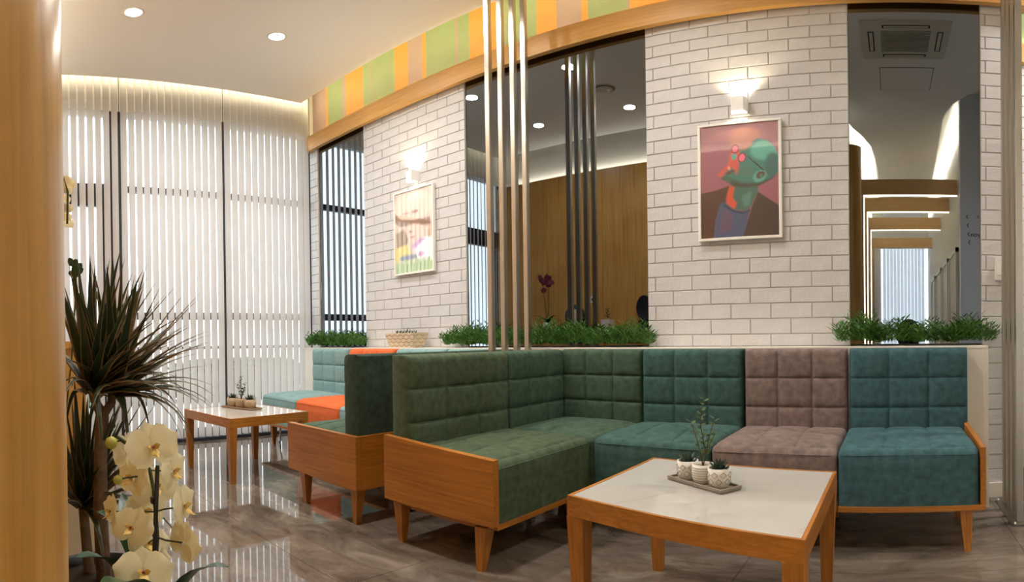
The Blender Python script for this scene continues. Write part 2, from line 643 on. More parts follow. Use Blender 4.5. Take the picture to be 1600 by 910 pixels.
for y0, y1 in ((-0.1, -0.03), (1.03, 1.20), (2.26, 2.32), (3.24, 3.34)):
    bar(y0, y1, 0.11, 3.42)
for y0, y1 in ((1.20, 2.26), (2.32, 3.24)):
    bar(y0, y1, 2.53, 2.595, 'transom')
    bar(y0, y1, 1.225, 1.30, 'transom')
    bar(y0, y1, 0.92, 0.955, 'transom')
    bar(y0, y1, 3.36, 3.42, 'transom')
bar(-0.03, 1.03, 2.37, 2.61, 'transom')
bar(-0.03, 1.03, 3.36, 3.42, 'transom')
bar(-0.03, 0.06, 0.11, 2.37, 'door_stile')
bar(0.94, 1.03, 0.11, 2.37, 'door_stile')
for y0, y1, z0, z1 in ((0.06, 0.93, 0.11, 2.37), (-0.03, 1.03, 2.61, 3.36), (1.20, 2.26, 0.11, 0.92), (1.20, 2.26, 0.955, 1.225),
                       (1.20, 2.26, 1.3, 2.53), (1.20, 2.26, 2.595, 3.36), (2.32, 3.24, 0.11, 0.92), (2.32, 3.24, 0.955, 1.225),
                       (2.32, 3.24, 1.3, 2.53), (2.32, 3.24, 2.595, 3.36)):
    MB().box(-5.502, -5.498, y0, y1, z0, z1).build('pane', 'window_glass', win)

# vertical blinds, three sets, every slat its own piece
slat = MB()
wd = 0.032
slat.add([(-wd, 0.004, 0), (0, 0, 0), (wd, 0.004, 0), (-wd, 0.004, 1), (0, 0, 1), (wd, 0.004, 1)], [(0, 1, 4, 3), (1, 2, 5, 4)], 0, True)
slat_me = slat.mesh('slat', 'blind_fabric')
wt = MB().box(-0.031, 0.031, 0.0, 0.006, 0.004, 0.03).mesh('slat_weight', 'lamp_white')
for y0, y1, lb in ((0.10, 1.135, 'white vertical blind set nearest the wooden wall'),
                   (1.148, 2.21, 'white vertical blind set in the middle of the window'),
                   (2.226, 3.235, 'white vertical blind set beside the brick corner')):
    t = thing('vertical_blind', lb, 'blind', (-5.33, (y0 + y1) / 2, 0), 0, 'vertical blinds')
    MB().box(-5.355, -5.305, y0, y1, 3.86, 3.9).build('headrail', 'lamp_white', t)
    n = int(round((y1 - y0) / 0.0768))
    for k in range(n):
        y = y0 + (k + 0.5) * (y1 - y0) / n
        o = put('slat', slat_me, t)
        o.location = (-5.33, y, 0.035)
        o.rotation_euler = (random.uniform(-0.001, 0.001), 0, math.radians(90 - 28 + random.uniform(-2.5, 2.5)))
        o.scale = (1, 1, 3.825)
    MB().tube([(-5.32, y1 + 0.006, 0.5), (-5.32, y1 + 0.006, 3.86)], 0.0035, 6).build('pull_cord', 'blind_dark', t)
struct(MB().box(-5.45, -5.30, -0.1, 3.34, 0.0, 0.03).build('trim_3', 'frame_dark'), 'dark sill strip along the window foot')['category'] = 'sill'

# outside
struct(MB().box(-40, -5.6, -25, 30, -0.3, -0.15).build('ground', 'pavement'), 'pale pavement outside the window')
rng = random.Random(3)
for k, (y, sz, lb) in enumerate(((-1.2, 1.0, 'green hedge bush outside behind the door pane'),
                                 (1.6, 1.15, 'green hedge bush outside behind the middle blinds'),
                                 (4.6, 1.0, 'green hedge bush outside behind the right blinds'))):
    bm = bmesh.new()
    bmesh.ops.create_icosphere(bm, subdivisions=4, radius=1)
    for q in bm.verts:
        q.co = Vector([math.copysign(abs(c_) ** 0.45, c_) for c_ in q.co]) * rng.uniform(0.86, 1.08)
        q.co = Vector((-10.5 + q.co.x * 0.6, y + q.co.y * 1.36, 0.25 + q.co.z * 0.42 * sz))
    b = MB()
    b.frombm(bm)
    tag(b.build('hedge_bush', 'hedge'), lb, 'bush', 'hedge outside')

# ------------------------------------------------------------------ wooden wall beside the camera, white wall above and behind it


def ribbon(path, thick, z0, z1, side=1):
    """thick wall along a path; side +1 thickens to the left of travel"""
    P2 = [Vector((p[0], p[1])) for p in path]
    off = []
    for i, p in enumerate(P2):
        a, b = P2[max(0, i - 1)], P2[min(len(P2) - 1, i + 1)]
        d = (b - a).normalized()
        off.append(p + Vector((-d.y, d.x)) * thick * side)
    n = len(P2)
    b = MB()
    v = [(p.x, p.y, z0) for p in P2] + [(p.x, p.y, z0) for p in off] + [(p.x, p.y, z1) for p in P2] + [(p.x, p.y, z1) for p in off]
    for i in range(n - 1):
        b.add([v[i], v[i + 1], v[2 * n + i + 1], v[2 * n + i]], [(0, 1, 2, 3)], 0, True)
        b.add([v[n + i], v[n + i + 1], v[3 * n + i + 1], v[3 * n + i]], [(0, 1, 2, 3)], 0, True)
        b.add([v[i], v[i + 1], v[n + i + 1], v[n + i]], [(0, 1, 2, 3)])
        b.add([v[2 * n + i], v[2 * n + i + 1], v[3 * n + i + 1], v[3 * n + i]], [(0, 1, 2, 3)])
    return b


wf = struct(ribbon([(-5.6, -0.06), (-0.95, -0.06), (-0.8, -0.1), (-0.7, -0.2), (-0.65, -0.4), (-0.58, -0.75), (-0.5, -1.1), (-0.46, -1.6),
                    (-0.45, -7.3)], 0.05, 0, 4.0, -1).build('wall_front', 'white_paint'),
            'white wall that curves from the lounge into the corridor')
panels = [-5.45, -4.55, -3.65, -2.75, -1.85, -0.95, -0.5]
wp = struct(MB().box(-5.45, -0.5, -0.058, 0.04, 0.0, 3.28).build('wall_panelling', 'panel_oak'),
            'oak panelled wall with a rounded end beside the camera')
for a, b in zip(panels[:-1], panels[1:]):
    MB().box(a + 0.002, b - 0.002 if b < -0.6 else b, 0.04, 0.055, 0.0, 3.29).build('panel', 'panel_oak', wp)
arc = [(-0.5 + 0.155 * math.cos(a), -0.1 + 0.155 * math.sin(a)) for a in [PI / 2 - PI * k / 24 for k in range(25)]]
arc += [(-0.62, -0.255), (-0.62, 0.055)]
cap = MB()
cap.prism(arc, 0.0, 3.29, smooth=True)
cap.build('rounded_end', 'panel_oak', wp)
area_light('panel_led', (-2.9, 0.0, 3.31), 4.6, 0.03, 14, (1, 0.92, 0.72), (0, -0.3, 1), parent=wp)

# right-hand wall of the corridor and the room beyond
wr2 = struct(ribbon([(0.9, -7.3), (0.9, -0.16)], 0.06, 0, 4.0, -1).build('wall_corridor', 'white_paint'),
             'white right wall of the corridor with doors')
wg = struct(MB().box(0.815, 2.5, -0.15, 0.0, 0, 4.0).build('wall_right', 'grey_paint'),
            'grey wall with black direction lettering seen in the tall mirror')
struct(MB().box(2.5, 2.6, -0.15, 4.1, 0, 4.0).build('wall_side', 'white_paint'), 'white side wall beyond the right edge')
for k, y in enumerate((-1.35, -2.5, -3.7, -5.1)):
    d = struct(MB().box(0.872, 0.899, y - 0.4, y + 0.4, 0, 2.1).build('door_%d' % (k + 1), 'door_white'),
               ['first', 'second', 'third', 'fourth'][k] + ' white door along the corridor from the lounge')
    d['category'] = 'door'
    for s in (-1, 1):
        MB().box(0.855, 0.898, y + s * 0.43 - 0.03, y + s * 0.43 + 0.03, 0, 2.16).build('door_frame', 'lamp_white', d)
    MB().box(0.855, 0.898, y - 0.46, y + 0.46, 2.1, 2.16).build('door_frame', 'lamp_white', d)
    MB().tube([(0.87, y - 0.33, 1.02), (0.83, y - 0.33, 1.02), (0.83, y - 0.21, 1.02)], 0.009, 8).build('door_handle', 'chrome', d)

# lettering on the grey wall


def wall_text(txt, x, z, size, parent):
    c = bpy.data.curves.new('lettering', 'FONT')
    c.body = txt
    c.size = size
    c.align_x = 'RIGHT'
    c.extrude = 0.001
    o = bpy.data.objects.new('lettering', c)
    COL.objects.link(o)
    dg = bpy.context.evaluated_depsgraph_get()
    me = bpy.data.meshes.new_from_object(o.evaluated_get(dg))
    bpy.data.objects.remove(o)
    me.materials.clear()
    me.materials.append(MATS['sign_black'])
    q = bpy.data.objects.new('lettering', me)
    COL.objects.link(q)
    q.matrix_world = Matrix.Identity(4)
    # local x runs along -x, local y along +z, facing the mirrors
    q.rotation_euler = Matrix(((-1, 0, 0), (0, 0, 1), (0, 1, 0))).to_euler()
    q.location = (x, 0.002, z)
    keep(q, parent)
    return q


for k, (x, z) in enumerate(((0.893, 2.39), (0.901, 2.285), (0.908, 2.18), (0.916, 2.077))):
    a = MB()
    a.add([(x + 0.014, 0.002, z + 0.026), (x + 0.004, 0.002, z + 0.026), (x - 0.014, 0.002, z), (x + 0.004, 0.002, z - 0.026), (x + 0.014, 0.002, z - 0.026), (x - 0.002, 0.002, z)],
          [(0, 1, 2, 5), (5, 2, 3, 4)])
    a.build('arrow', 'sign_black', wg)
wall_text('Resepsiyon', 0.930, 2.15, 0.078, wg)
wall_text('r', 1.004, 2.37, 0.078, wg)

# corridor portals with light lines
for k, y in enumerate((-0.9, -1.95, -3.45, -5.6)):
    lb = ['nearest', 'second', 'third', 'farthest'][k] + ' oak portal frame across the corridor'
    t = thing('portal_frame', lb, 'portal', (-0.4, y, 0), 0, 'oak portals along the corridor')
    MB().box(-0.46, 0.88, y - 0.12, y + 0.02, 2.88, 3.1, ch=0.002).build('crossbeam', 'portal_oak', t)
    MB().box(-0.46, -0.36, y - 0.12, y + 0.02, 0, 2.88, ch=0.002).build('post', 'portal_oak', t)
    if k < 3:
        MB().box(-0.36, 0.88, y - 0.012, y + 0.016, 2.862, 2.88).box(-0.36, -0.345, y - 0.012, y + 0.016, 0, 2.862).build('light_line', 'led_glow', t)
wc = struct(MB().box(-0.5, 0.96, -7.4, -7.3, 0, 4.0).build('wall_corridor_end', 'white_paint'), 'end wall of the corridor')
MB().box(-0.3, 0.95, -7.3, -7.28, 0.1, 3.25).build('end_window', 'lamp_white', wc)
for k in range(12):
    MB().box(-0.2 + k * 0.085, -0.2 + k * 0.085 + 0.075, -7.25, -7.24, 0.1, 3.2).build('blind_slat', 'curtain', wc)
area_light('end_window_daylight', (0.35, -7.275, 1.65), 1.2, 3.0, 45, (0.92, 0.98, 1), (0, 1, 0), parent=wc)
area_light('corridor_led_left', (-0.25, -3.9, 3.83), 6.0, 0.03, 100, (1, 0.94, 0.74), (-1, 0, 0.1), parent=ce)
area_light('corridor_led_right', (0.77, -3.6, 3.83), 6.6, 0.03, 100, (1, 0.94, 0.74), (1, 0, 0.1), parent=ce)
ch = thing('office_chair', 'black chair standing in the corridor seen over the grass in the tall mirror', 'chair', (0.33, -4.6, 0))
b = MB()
b.box(0.12, 0.54, -4.8, -4.38, 0.45, 0.53, ch=0.02)
b.build('seat', 'black_plastic', ch)
b = MB()
b.lathe([(0.0, -0.02), (0.22, -0.02), (0.24, 0), (0.22, 0.02), (0, 0.02)], seg=20)
b.v = [(0.33 + p[0], -4.4 + p[2], 1.0 + p[1] * 1.25) for p in b.v]
b.build('backrest', 'black_plastic', ch)
MB().box(0.31, 0.35, -4.42, -4.39, 0.5, 0.9).build('back_post', 'black_plastic', ch)
for sx in (0.16, 0.5):
    for sy in (-4.76, -4.42):
        MB().tube([(sx, sy, 0), (sx, sy, 0.47)], 0.014).build('leg', 'black_plastic', ch)

# ------------------------------------------------------------------ ceiling fittings
spots = [(-4.02, 2.16), (-4.0, 0.98), (-2.81, 2.16), (-2.8, 0.92), (-1.55, 2.1), (-1.55, 0.92), (1.5, 3.0)]  # last one is an added, unseen lamp that brightens the recessed wall
names = ['round downlight nearest the blinds above the far table', 'round downlight near the blinds above the oak wall',
         'round downlight in front of the centre poles', 'round downlight in front of the oak wall',
         'round downlight above the near table', 'round downlight above the foreground plants', 'added unseen round downlight brightening the right end of the room']
for (x, y), lb in zip(spots, names):
    t = thing('downlight', lb, 'downlight', (x, y, CEIL), 0, 'ceiling downlights')
    MB().lathe([(0.062, -0.001), (0.075, -0.006), (0.082, -0.004), (0.084, 0.0)], (x, y, CEIL), 28).build('trim_ring', 'lamp_white', t)
    MB().lathe([(0.0, -0.002), (0.062, -0.002)], (x, y, CEIL), 28).build('diffuser', 'lamp_glow', t)
    l = bpy.data.lights.new('downlight_lamp', 'AREA')
    l.shape = 'DISK'
    l.size = 0.12
    l.energy = 15 if x < 0 else 32
    l.color = (1, 0.97, 0.93)
    l.spread = math.radians(150)
    o = bpy.data.objects.new('downlight_lamp', l)
    COL.objects.link(o)
    o.location = (x, y, CEIL - 0.012)
    keep(o, t)
t = thing('ceiling_vent', 'round grey ceiling vent between the downlights in the wide mirror', 'vent', (-2.79, 1.52, CEIL))
MB().lathe([(0.0, -0.012), (0.07, -0.02), (0.09, -0.014), (0.115, -0.006), (0.12, 0)], (-2.79, 1.52, CEIL), 28).build('vent_disc', 'ac_white', t)
MB().lathe([(0.095, -0.0135), (0.10, -0.0125), (0.105, -0.009)], (-2.79, 1.52, CEIL - 0.003), 28).build('vent_slot', 'ac_dark', t)
# air conditioner cassette
ax, ay, hs = 0.13, 1.86, 0.36
t = thing('ceiling_air_conditioner', 'square ceiling cassette air conditioner reflected in the tall mirror', 'air conditioner', (ax, ay, CEIL))
b = MB().box(ax - hs, ax + hs, ay - hs, ay + hs, CEIL - 0.03, CEIL, ch=0.006)
b.build('panel', 'ac_white', t)
g = MB().box(ax - 0.2, ax + 0.2, ay - 0.2, ay + 0.2, CEIL - 0.034, CEIL - 0.03)
g.build('intake', 'ac_dark', t)
for k in range(15):
    MB().box(ax - 0.2, ax + 0.2, ay - 0.195 + k * 0.0275, ay - 0.187 + k * 0.0275, CEIL - 0.04, CEIL - 0.034).build('grille_bar', 'ac_white', t)
for a in range(4):
    f2 = MB().box(-0.19, 0.19, 0.255, 0.305, -0.033, -0.03).box(-0.175, 0.175, 0.266, 0.294, -0.036, -0.033, mi=1)
    R = Matrix.Rotation(a * PI / 2, 3, 'Z')
    f2.v = [tuple(R @ Vector(p) + Vector((ax, ay, CEIL))) for p in f2.v]
    f2.build('louvre', ['ac_dark', 'ac_white'], t)
t = thing('ceiling_hatch', 'thin framed access hatch in the ceiling next to the air conditioner', 'hatch', (0.16, 0.97, CEIL))
MB().box(-0.09, 0.41, 0.70, 1.25, CEIL - 0.004, CEIL).build('hatch_door', 'ceiling_paint', t)
e = MB()
for q in ((-0.096, -0.09, 0.694, 1.256), (0.41, 0.416, 0.694, 1.256), (-0.09, 0.41, 0.694, 0.70), (-0.09, 0.41, 1.25, 1.256)):
    e.box(*q, CEIL - 0.003, CEIL)
e.build('hatch_gap', 'ac_dark', t)

# ------------------------------------------------------------------ steel poles
for x, ys, lb in ((-2.268, (2.66, 2.785, 2.91, 3.03), ('nearest', 'second', 'third', 'farthest')),
                  (0.635, (2.78, 2.893, 3.006, 3.12), ('nearest', 'second', 'third', 'farthest'))):
    c = x < 0
    where = 'between the two sofas' if c else 'in front of the right brick pier'
    pl = thing('pole_screen', 'screen of four square steel poles rising ' + where, 'pole screen', (x, sum(ys) / 4, 0), 0, 'steel pole screens')
    MB().box(x - 0.05, x + 0.05, ys[0] - 0.07, ys[-1] + 0.07, 0, 0.008, ch=0.001).build('base_plate', 'steel_plate', pl)
    for y in ys:
        MB().box(x - 0.018, x + 0.018, y - 0.018, y + 0.018, 0.008, CEIL, ch=0.003).build('pole', 'steel', pl)
    for sx in (-0.036, 0.036):
        for sy in (ys[0] - 0.05, ys[-1] + 0.05):
            MB().lathe([(0.011, 0), (0.011, 0.008), (0.006, 0.013), (0, 0.014)], (x + sx, sy, 0.008), 10).build('bolt', 'chrome', pl)
t = thing('light_switch', 'white light switch on the brick behind the right poles', 'switch', (0.63, 3.284, 1.37))
MB().box(0.605, 0.665, 3.262, 3.283, 1.30, 1.435, ch=0.004).build('plate', 'frame_white', t)
MB().box(0.618, 0.652, 3.258, 3.262, 1.33, 1.405, ch=0.001).build('rocker', 'lamp_white', t)

# ------------------------------------------------------------------ pictures and wall lamps


def inside(poly, X, Y):
    r = np.zeros(X.shape, bool)
    n = len(poly)
    for i in range(n):
        x1, y1 = poly[i]
        x2, y2 = poly[(i + 1) % n]
        c = (y1 > Y) != (y2 > Y)
        with np.errstate(divide='ignore', invalid='ignore'):
            xi = (x2 - x1) * (Y - y1) / (y2 - y1 if y2 != y1 else 1e-9) + x1
        r ^= c & (X < xi)
    return r


def blur(a, k):
    for _ in range(k):
        p = np.pad(a, ((1, 1), (1, 1)) + ((0, 0),) * (a.ndim - 2), mode='edge')
        a = (p[1:-1, 1:-1] * 2 + p[:-2, 1:-1] + p[2:, 1:-1] + p[1:-1, :-2] + p[1:-1, 2:]) / 6
    return a


def lin(c):
    return np.array(srgb(*c)[:3])


def paint(img, mask, col, soft=1):
    m_ = blur(mask.astype(float), soft)[..., None]
    img[:] = img * (1 - m_) + lin(col) * m_


NX, NY = 110, 158
gx, gy = np.meshgrid(np.linspace(0, 1, NX), np.linspace(0, 1, NY))


def ell(cx, cy, rx, ry, X, Y, rot=0):
    c, s = math.cos(rot), math.sin(rot)
    u, v = (X - cx) * c + (Y - cy) * s, -(X - cx) * s + (Y - cy) * c
    return (u / rx) ** 2 + (v / ry) ** 2 < 1


def portrait():
    X, Y = gx * 608 - 23, gy * 862 - 8
    im = np.ones((NY, NX, 3)) * lin((152, 96, 112))
    paint(im, Y < 120, (164, 110, 118), 14)  # wall lamp's light from above, painted into the top of the print
    paint(im, ell(330, 110, 120, 90, X, Y), (176, 122, 112), 14)  # warmer patch of the same painted lamp light
    paint(im, inside([(-30, 515), (90, 500), (205, 470), (180, 600), (130, 620), (95, 720), (75, 880), (-30, 880)], X, Y), (78, 56, 52))
    paint(im, inside([(425, 530), (480, 570), (600, 650), (600, 880), (290, 880), (350, 720), (385, 620)], X, Y), (64, 60, 60))
    paint(im, inside([(130, 600), (170, 590), (230, 650), (300, 670), (365, 650), (340, 750), (300, 870), (75, 880), (95, 720)], X, Y), (70, 88, 122), 2)
    paint(im, inside([(150, 640), (230, 690), (220, 800), (120, 830)], X, Y), (96, 82, 110), 6)
    paint(im, inside([(205, 465), (180, 560), (175, 600), (240, 650), (320, 665), (365, 645), (425, 530), (430, 470), (240, 470)], X, Y), (62, 104, 98))
    paint(im, inside([(300, 560), (380, 520), (360, 630), (320, 640)], X, Y), (78, 132, 124), 4)
    paint(im, inside([(205, 470), (245, 480), (230, 560), (262, 610), (240, 650), (180, 600), (180, 560)], X, Y), (206, 84, 68), 2)
    paint(im, inside([(160, 600), (240, 655), (320, 672), (365, 655), (362, 672), (300, 690), (225, 668), (158, 618)], X, Y), (52, 64, 92))
    head = [(430, 120), (500, 145), (555, 195), (586, 260), (583, 390), (540, 440), (430, 490), (330, 492), (240, 480), (200, 450), (150, 420),
            (105, 390), (150, 340), (190, 310), (200, 240), (225, 190), (260, 160), (330, 170), (380, 140)]
    hm = blur(inside(head, X, Y).astype(float), 1)[..., None]
    hd = np.ones((NY, NX, 3)) * lin((56, 122, 114))
    paint(hd, ell(480, 215, 110, 80, X, Y), (86, 168, 154), 8)
    paint(hd, ell(540, 330, 60, 90, X, Y), (50, 104, 104), 8)
    paint(hd, ell(330, 370, 60, 40, X, Y), (70, 118, 106), 8)
    paint(hd, inside([(90, 420), (170, 395), (230, 425), (300, 455), (400, 465), (500, 440), (600, 400), (600, 520), (90, 520)], X, Y), (66, 72, 64), 7)
    paint(hd, inside([(90, 395), (150, 330), (190, 305), (205, 230), (230, 150), (275, 150), (285, 220), (282, 320), (262, 395), (246, 350), (215, 330), (180, 360), (150, 400)], X, Y), (204, 90, 86), 4)
    paint(hd, inside([(270, 150), (385, 120), (385, 165), (330, 205), (285, 200)], X, Y), (172, 112, 98), 7)
    paint(hd, inside([(196, 318), (214, 330), (210, 352), (192, 340)], X, Y), (236, 150, 140), 1)
    paint(hd, inside([(180, 372), (240, 350), (250, 362), (190, 392)], X, Y), (110, 48, 46), 2)
    paint(hd, ell(190, 425, 40, 22, X, Y, 0.3), (62, 100, 90), 5)
    im = im * (1 - hm) + hd * hm
    paint(im, ell(243, 250, 20, 26, X, Y), (84, 170, 160), 2)
    for cx, cy, rx, ry in ((252, 190, 30, 34), (305, 262, 30, 37)):
        paint(im, ell(cx, cy, rx, ry, X, Y, 0.3), (110, 40, 56), 0)
        paint(im, ell(cx, cy, rx - 7, ry - 7, X, Y, 0.3), (226, 112, 140), 0)
    paint(im, inside([(330, 240), (345, 248), (480, 372), (470, 382)], X, Y), (40, 62, 64), 0)
    paint(im, ell(440, 415, 54, 42, X, Y, -0.5), (88, 160, 150), 1)
    paint(im, ell(446, 405, 36, 26, X, Y, -0.5), (84, 66, 56), 1)
    paint(im, ell(452, 412, 16, 14, X, Y), (72, 120, 112), 1)
    return im


def two_faces():
    X, Y = gx, gy
    im = np.ones((NY, NX, 3)) * lin((206, 186, 168))
    paint(im, ell(0.45, 0.2, 0.55, 0.2, X, Y), (226, 198, 178), 8)
    paint(im, ell(0.55, 0.27, 0.1, 0.02, X, Y), (150, 108, 96), 3)
    paint(im, ell(0.3, 0.27, 0.1, 0.015, X, Y), (190, 140, 120), 3)
    paint(im, inside([(0, 0.24), (0.15, 0.33), (0.5, 0.37), (0.95, 0.38), (0.95, 0.47), (0.5, 0.44), (0.12, 0.42), (0, 0.36)], X, Y), (146, 108, 82), 3)
    paint(im, ell(0.5, 0.53, 0.27, 0.11, X, Y), (224, 188, 168), 5)
    paint(im, ell(0.48, 0.58, 0.07, 0.012, X, Y), (170, 110, 100), 2)
    paint(im, ell(0.42, 0.51, 0.05, 0.01, X, Y), (120, 84, 70), 2)
    paint(im, inside([(0.02, 0.5), (0.25, 0.46), (0.36, 0.6), (0.3, 0.72), (0.05, 0.72)], X, Y), (146, 112, 66), 5)
    paint(im, inside([(0.0, 0.68), (0.35, 0.66), (0.42, 0.8), (0.1, 0.86), (0.0, 0.86)], X, Y), (220, 196, 96), 4)
    paint(im, inside([(0.5, 0.68), (0.75, 0.6), (0.98, 0.62), (0.98, 0.9), (0.7, 0.9), (0.55, 0.8)], X, Y), (232, 228, 232), 4)
    paint(im, inside([(0.45, 0.68), (0.72, 0.6), (0.8, 0.63), (0.5, 0.74)], X, Y), (190, 142, 190), 3)
    paint(im, ell(0.7, 0.8, 0.08, 0.03, X, Y), (196, 140, 180), 3)
    paint(im, ell(0.93, 0.56, 0.05, 0.06, X, Y), (196, 150, 120), 3)
    paint(im, ell(0.35, 0.82, 0.25, 0.035, X, Y), (120, 124, 140), 4)
    paint(im, Y > 0.87 + 0.03 * np.sin(X * 40), (142, 168, 102), 3)
    paint(im, (Y > 0.85) & (np.sin(X * 70 + Y * 14) > 0.3), (182, 200, 142), 2)
    return blur(im, 3)


def picture(x0, x1, z0, z1, fn, lb, tilt=0.0):
    t = thing('framed_picture', lb, 'picture', ((x0 + x1) / 2, 3.284, z0))
    yb, yf, fw = 3.28, 3.25, 0.017
    MB().box(x0, x1, yf, yb, z0, z0 + fw, ch=0.002).box(x0, x1, yf, yb, z1 - fw, z1, ch=0.002).box(
        x0, x0 + fw, yf, yb, z0 + fw, z1 - fw, ch=0.002).box(x1 - fw, x1, yf, yb, z0 + fw, z1 - fw, ch=0.002).build('frame', 'frame_white', t)
    im = fn()
    b = MB()
    xs, zs = np.linspace(x0 + fw, x1 - fw, NX), np.linspace(z1 - fw, z0 + fw, NY)
    v = [(x, yf + 0.008, z) for z in zs for x in xs]
    fc = [(j * NX + i, (j + 1) * NX + i, (j + 1) * NX + i + 1, j * NX + i + 1) for j in range(NY - 1) for i in range(NX - 1)]
    b.add(v, fc, 0, False)
    o = b.build('print', 'print', t)
    at_ = o.data.color_attributes.new('ink', 'FLOAT_COLOR', 'POINT')
    at_.data.foreach_set('color', np.concatenate([im.reshape(-1, 3), np.ones((NX * NY, 1))], 1).astype('f4').ravel())
    MB().box(x0 + 0.004, x1 - 0.004, yf + 0.012, yb, z0 + 0.004, z1 - 0.004).build('back_board', 'mirror_edge', t)


picture(-3.91, -3.394, 1.562, 2.33, two_faces, 'white framed print of two smiling faces lying in grass')
picture(-1.148, -0.632, 1.565, 2.33, portrait, 'white framed portrait of a bald man with glasses looking up in red and teal light')

for x, lb in ((-3.64, 'white up and down wall lamp above the print of two faces'), (-0.882, 'white up and down wall lamp above the portrait of the bald man')):
    z = 2.435
    t = thing('wall_lamp', lb, 'wall lamp', (x, 3.284, z), 0, 'wall lamps')
    b = MB()
    prof = [(-0.047, 0), (-0.047, -0.05), (-0.036, -0.082), (0.036, -0.082), (0.047, -0.05), (0.047, 0)]
    n = len(prof)
    v = [(x + p[0], 3.284 + p[1], z - 0.05) for p in prof] + [(x + p[0], 3.284 + p[1], z + 0.05) for p in prof]
    b.add(v, [(i, i + 1, n + i + 1, n + i) for i in range(n - 1)])
    b.box(x - 0.04, x + 0.04, 3.276, 3.284, z - 0.045, z + 0.045)
    b.build('shade', 'lamp_white', t)
    MB().lathe([(0.0, -0.012), (0.016, -0.01), (0.02, 0), (0.016, 0.01), (0, 0.012)], (x, 3.245, z), 12).build('bulb', 'lamp_glow', t)
    for s, en in ((1, 9.0), (-1, 5.0)):
        l = bpy.data.lights.new('wall_lamp_beam', 'SPOT')
        l.energy = en
        l.color = (1, 0.82, 0.52)
        l.spot_size = math.radians(120)
        l.spot_blend = 0.6
        l.shadow_soft_size = 0.012
        o = bpy.data.objects.new('wall_lamp_beam', l)
        COL.objects.link(o)
        o.location = (x, 3.238, z + s * 0.045)
        o.rotation_euler = (PI if s > 0 else 0, 0, 0)
        keep(o, t)

# ------------------------------------------------------------------ sofas
CELL = [0, 0.022, 0.055, 0.12, 0.25, 0.5, 0.75, 0.88, 0.945, 0.978]


def samples(n):
    return [(i + c) / n for i in range(n) for c in CELL] + [1.0]


def puff(u, n):
    s = abs(math.sin(PI * u * n))
    return 0.62 * (1 - (1 - s) ** 3) + 0.38 * min(1.0, s / 0.16) ** 0.8


def back_mesh(name, wd, ht, th, mat, nx=3, nz=3, r=0.03, seed=0):
    """quilted backrest: front faces -y at y=0, width along x, height along z"""
    rg = random.Random(seed)
    us, vs = samples(nx), samples(nz)
    b = MB()
    V = []
    for v in vs:
        for u in us:
            x, z = u * wd, v * ht
            p = puff(u, nx) * puff(v, nz)
            y = -0.015 * p

            def drop(d, rr):
                return 0 if d >= rr else rr - math.sqrt(max(0, rr * rr - (rr - d) ** 2))
            y += drop(x, r * 0.6) + drop(wd - x, r * 0.6) + drop(ht - z, r)
            V.append((x, min(y, r * 1.4) + 0.015, z))
    nu, nv = len(us), len(vs)
    fc = [(j * nu + i, j * nu + i + 1, (j + 1) * nu + i + 1, (j + 1) * nu + i) for j in range(nv - 1) for i in range(nu - 1)]
    b.add(V, fc, 0, True)
    # rim loop and flat back
    rim = [i for i in range(nu)] + [j * nu + nu - 1 for j in range(1, nv)] + [(nv - 1) * nu + i for i in range(nu - 2, -1, -1)] + \
          [j * nu for j in range(nv - 2, 0, -1)]
    R0 = [V[i] for i in rim]
    R1 = [(p[0], th - 0.012, p[2]) for p in R0]
    R2 = [(min(max(p[0], 0.01), wd - 0.01), th, min(p[2], ht - 0.012)) for p in R0]
    n = len(rim)
    b.add(R0 + R1, [(i, (i + 1) % n, n + (i + 1) % n, n + i) for i in range(n)], 0, True)
    b.add(R1 + R2, [(i, (i + 1) % n, n + (i + 1) % n, n + i) for i in range(n)], 0, True)
    b.add(R2, [tuple(range(n))], 0)
    me = b.mesh(name, mat)
    bm = bmesh.new()
    bm.from_mesh(me)
    bmesh.ops.remove_doubles(bm, verts=bm.verts, dist=0.0004)
    bmesh.ops.recalc_face_normals(bm, faces=bm.faces)
    bm.to_mesh(me)
    bm.free()
    return me


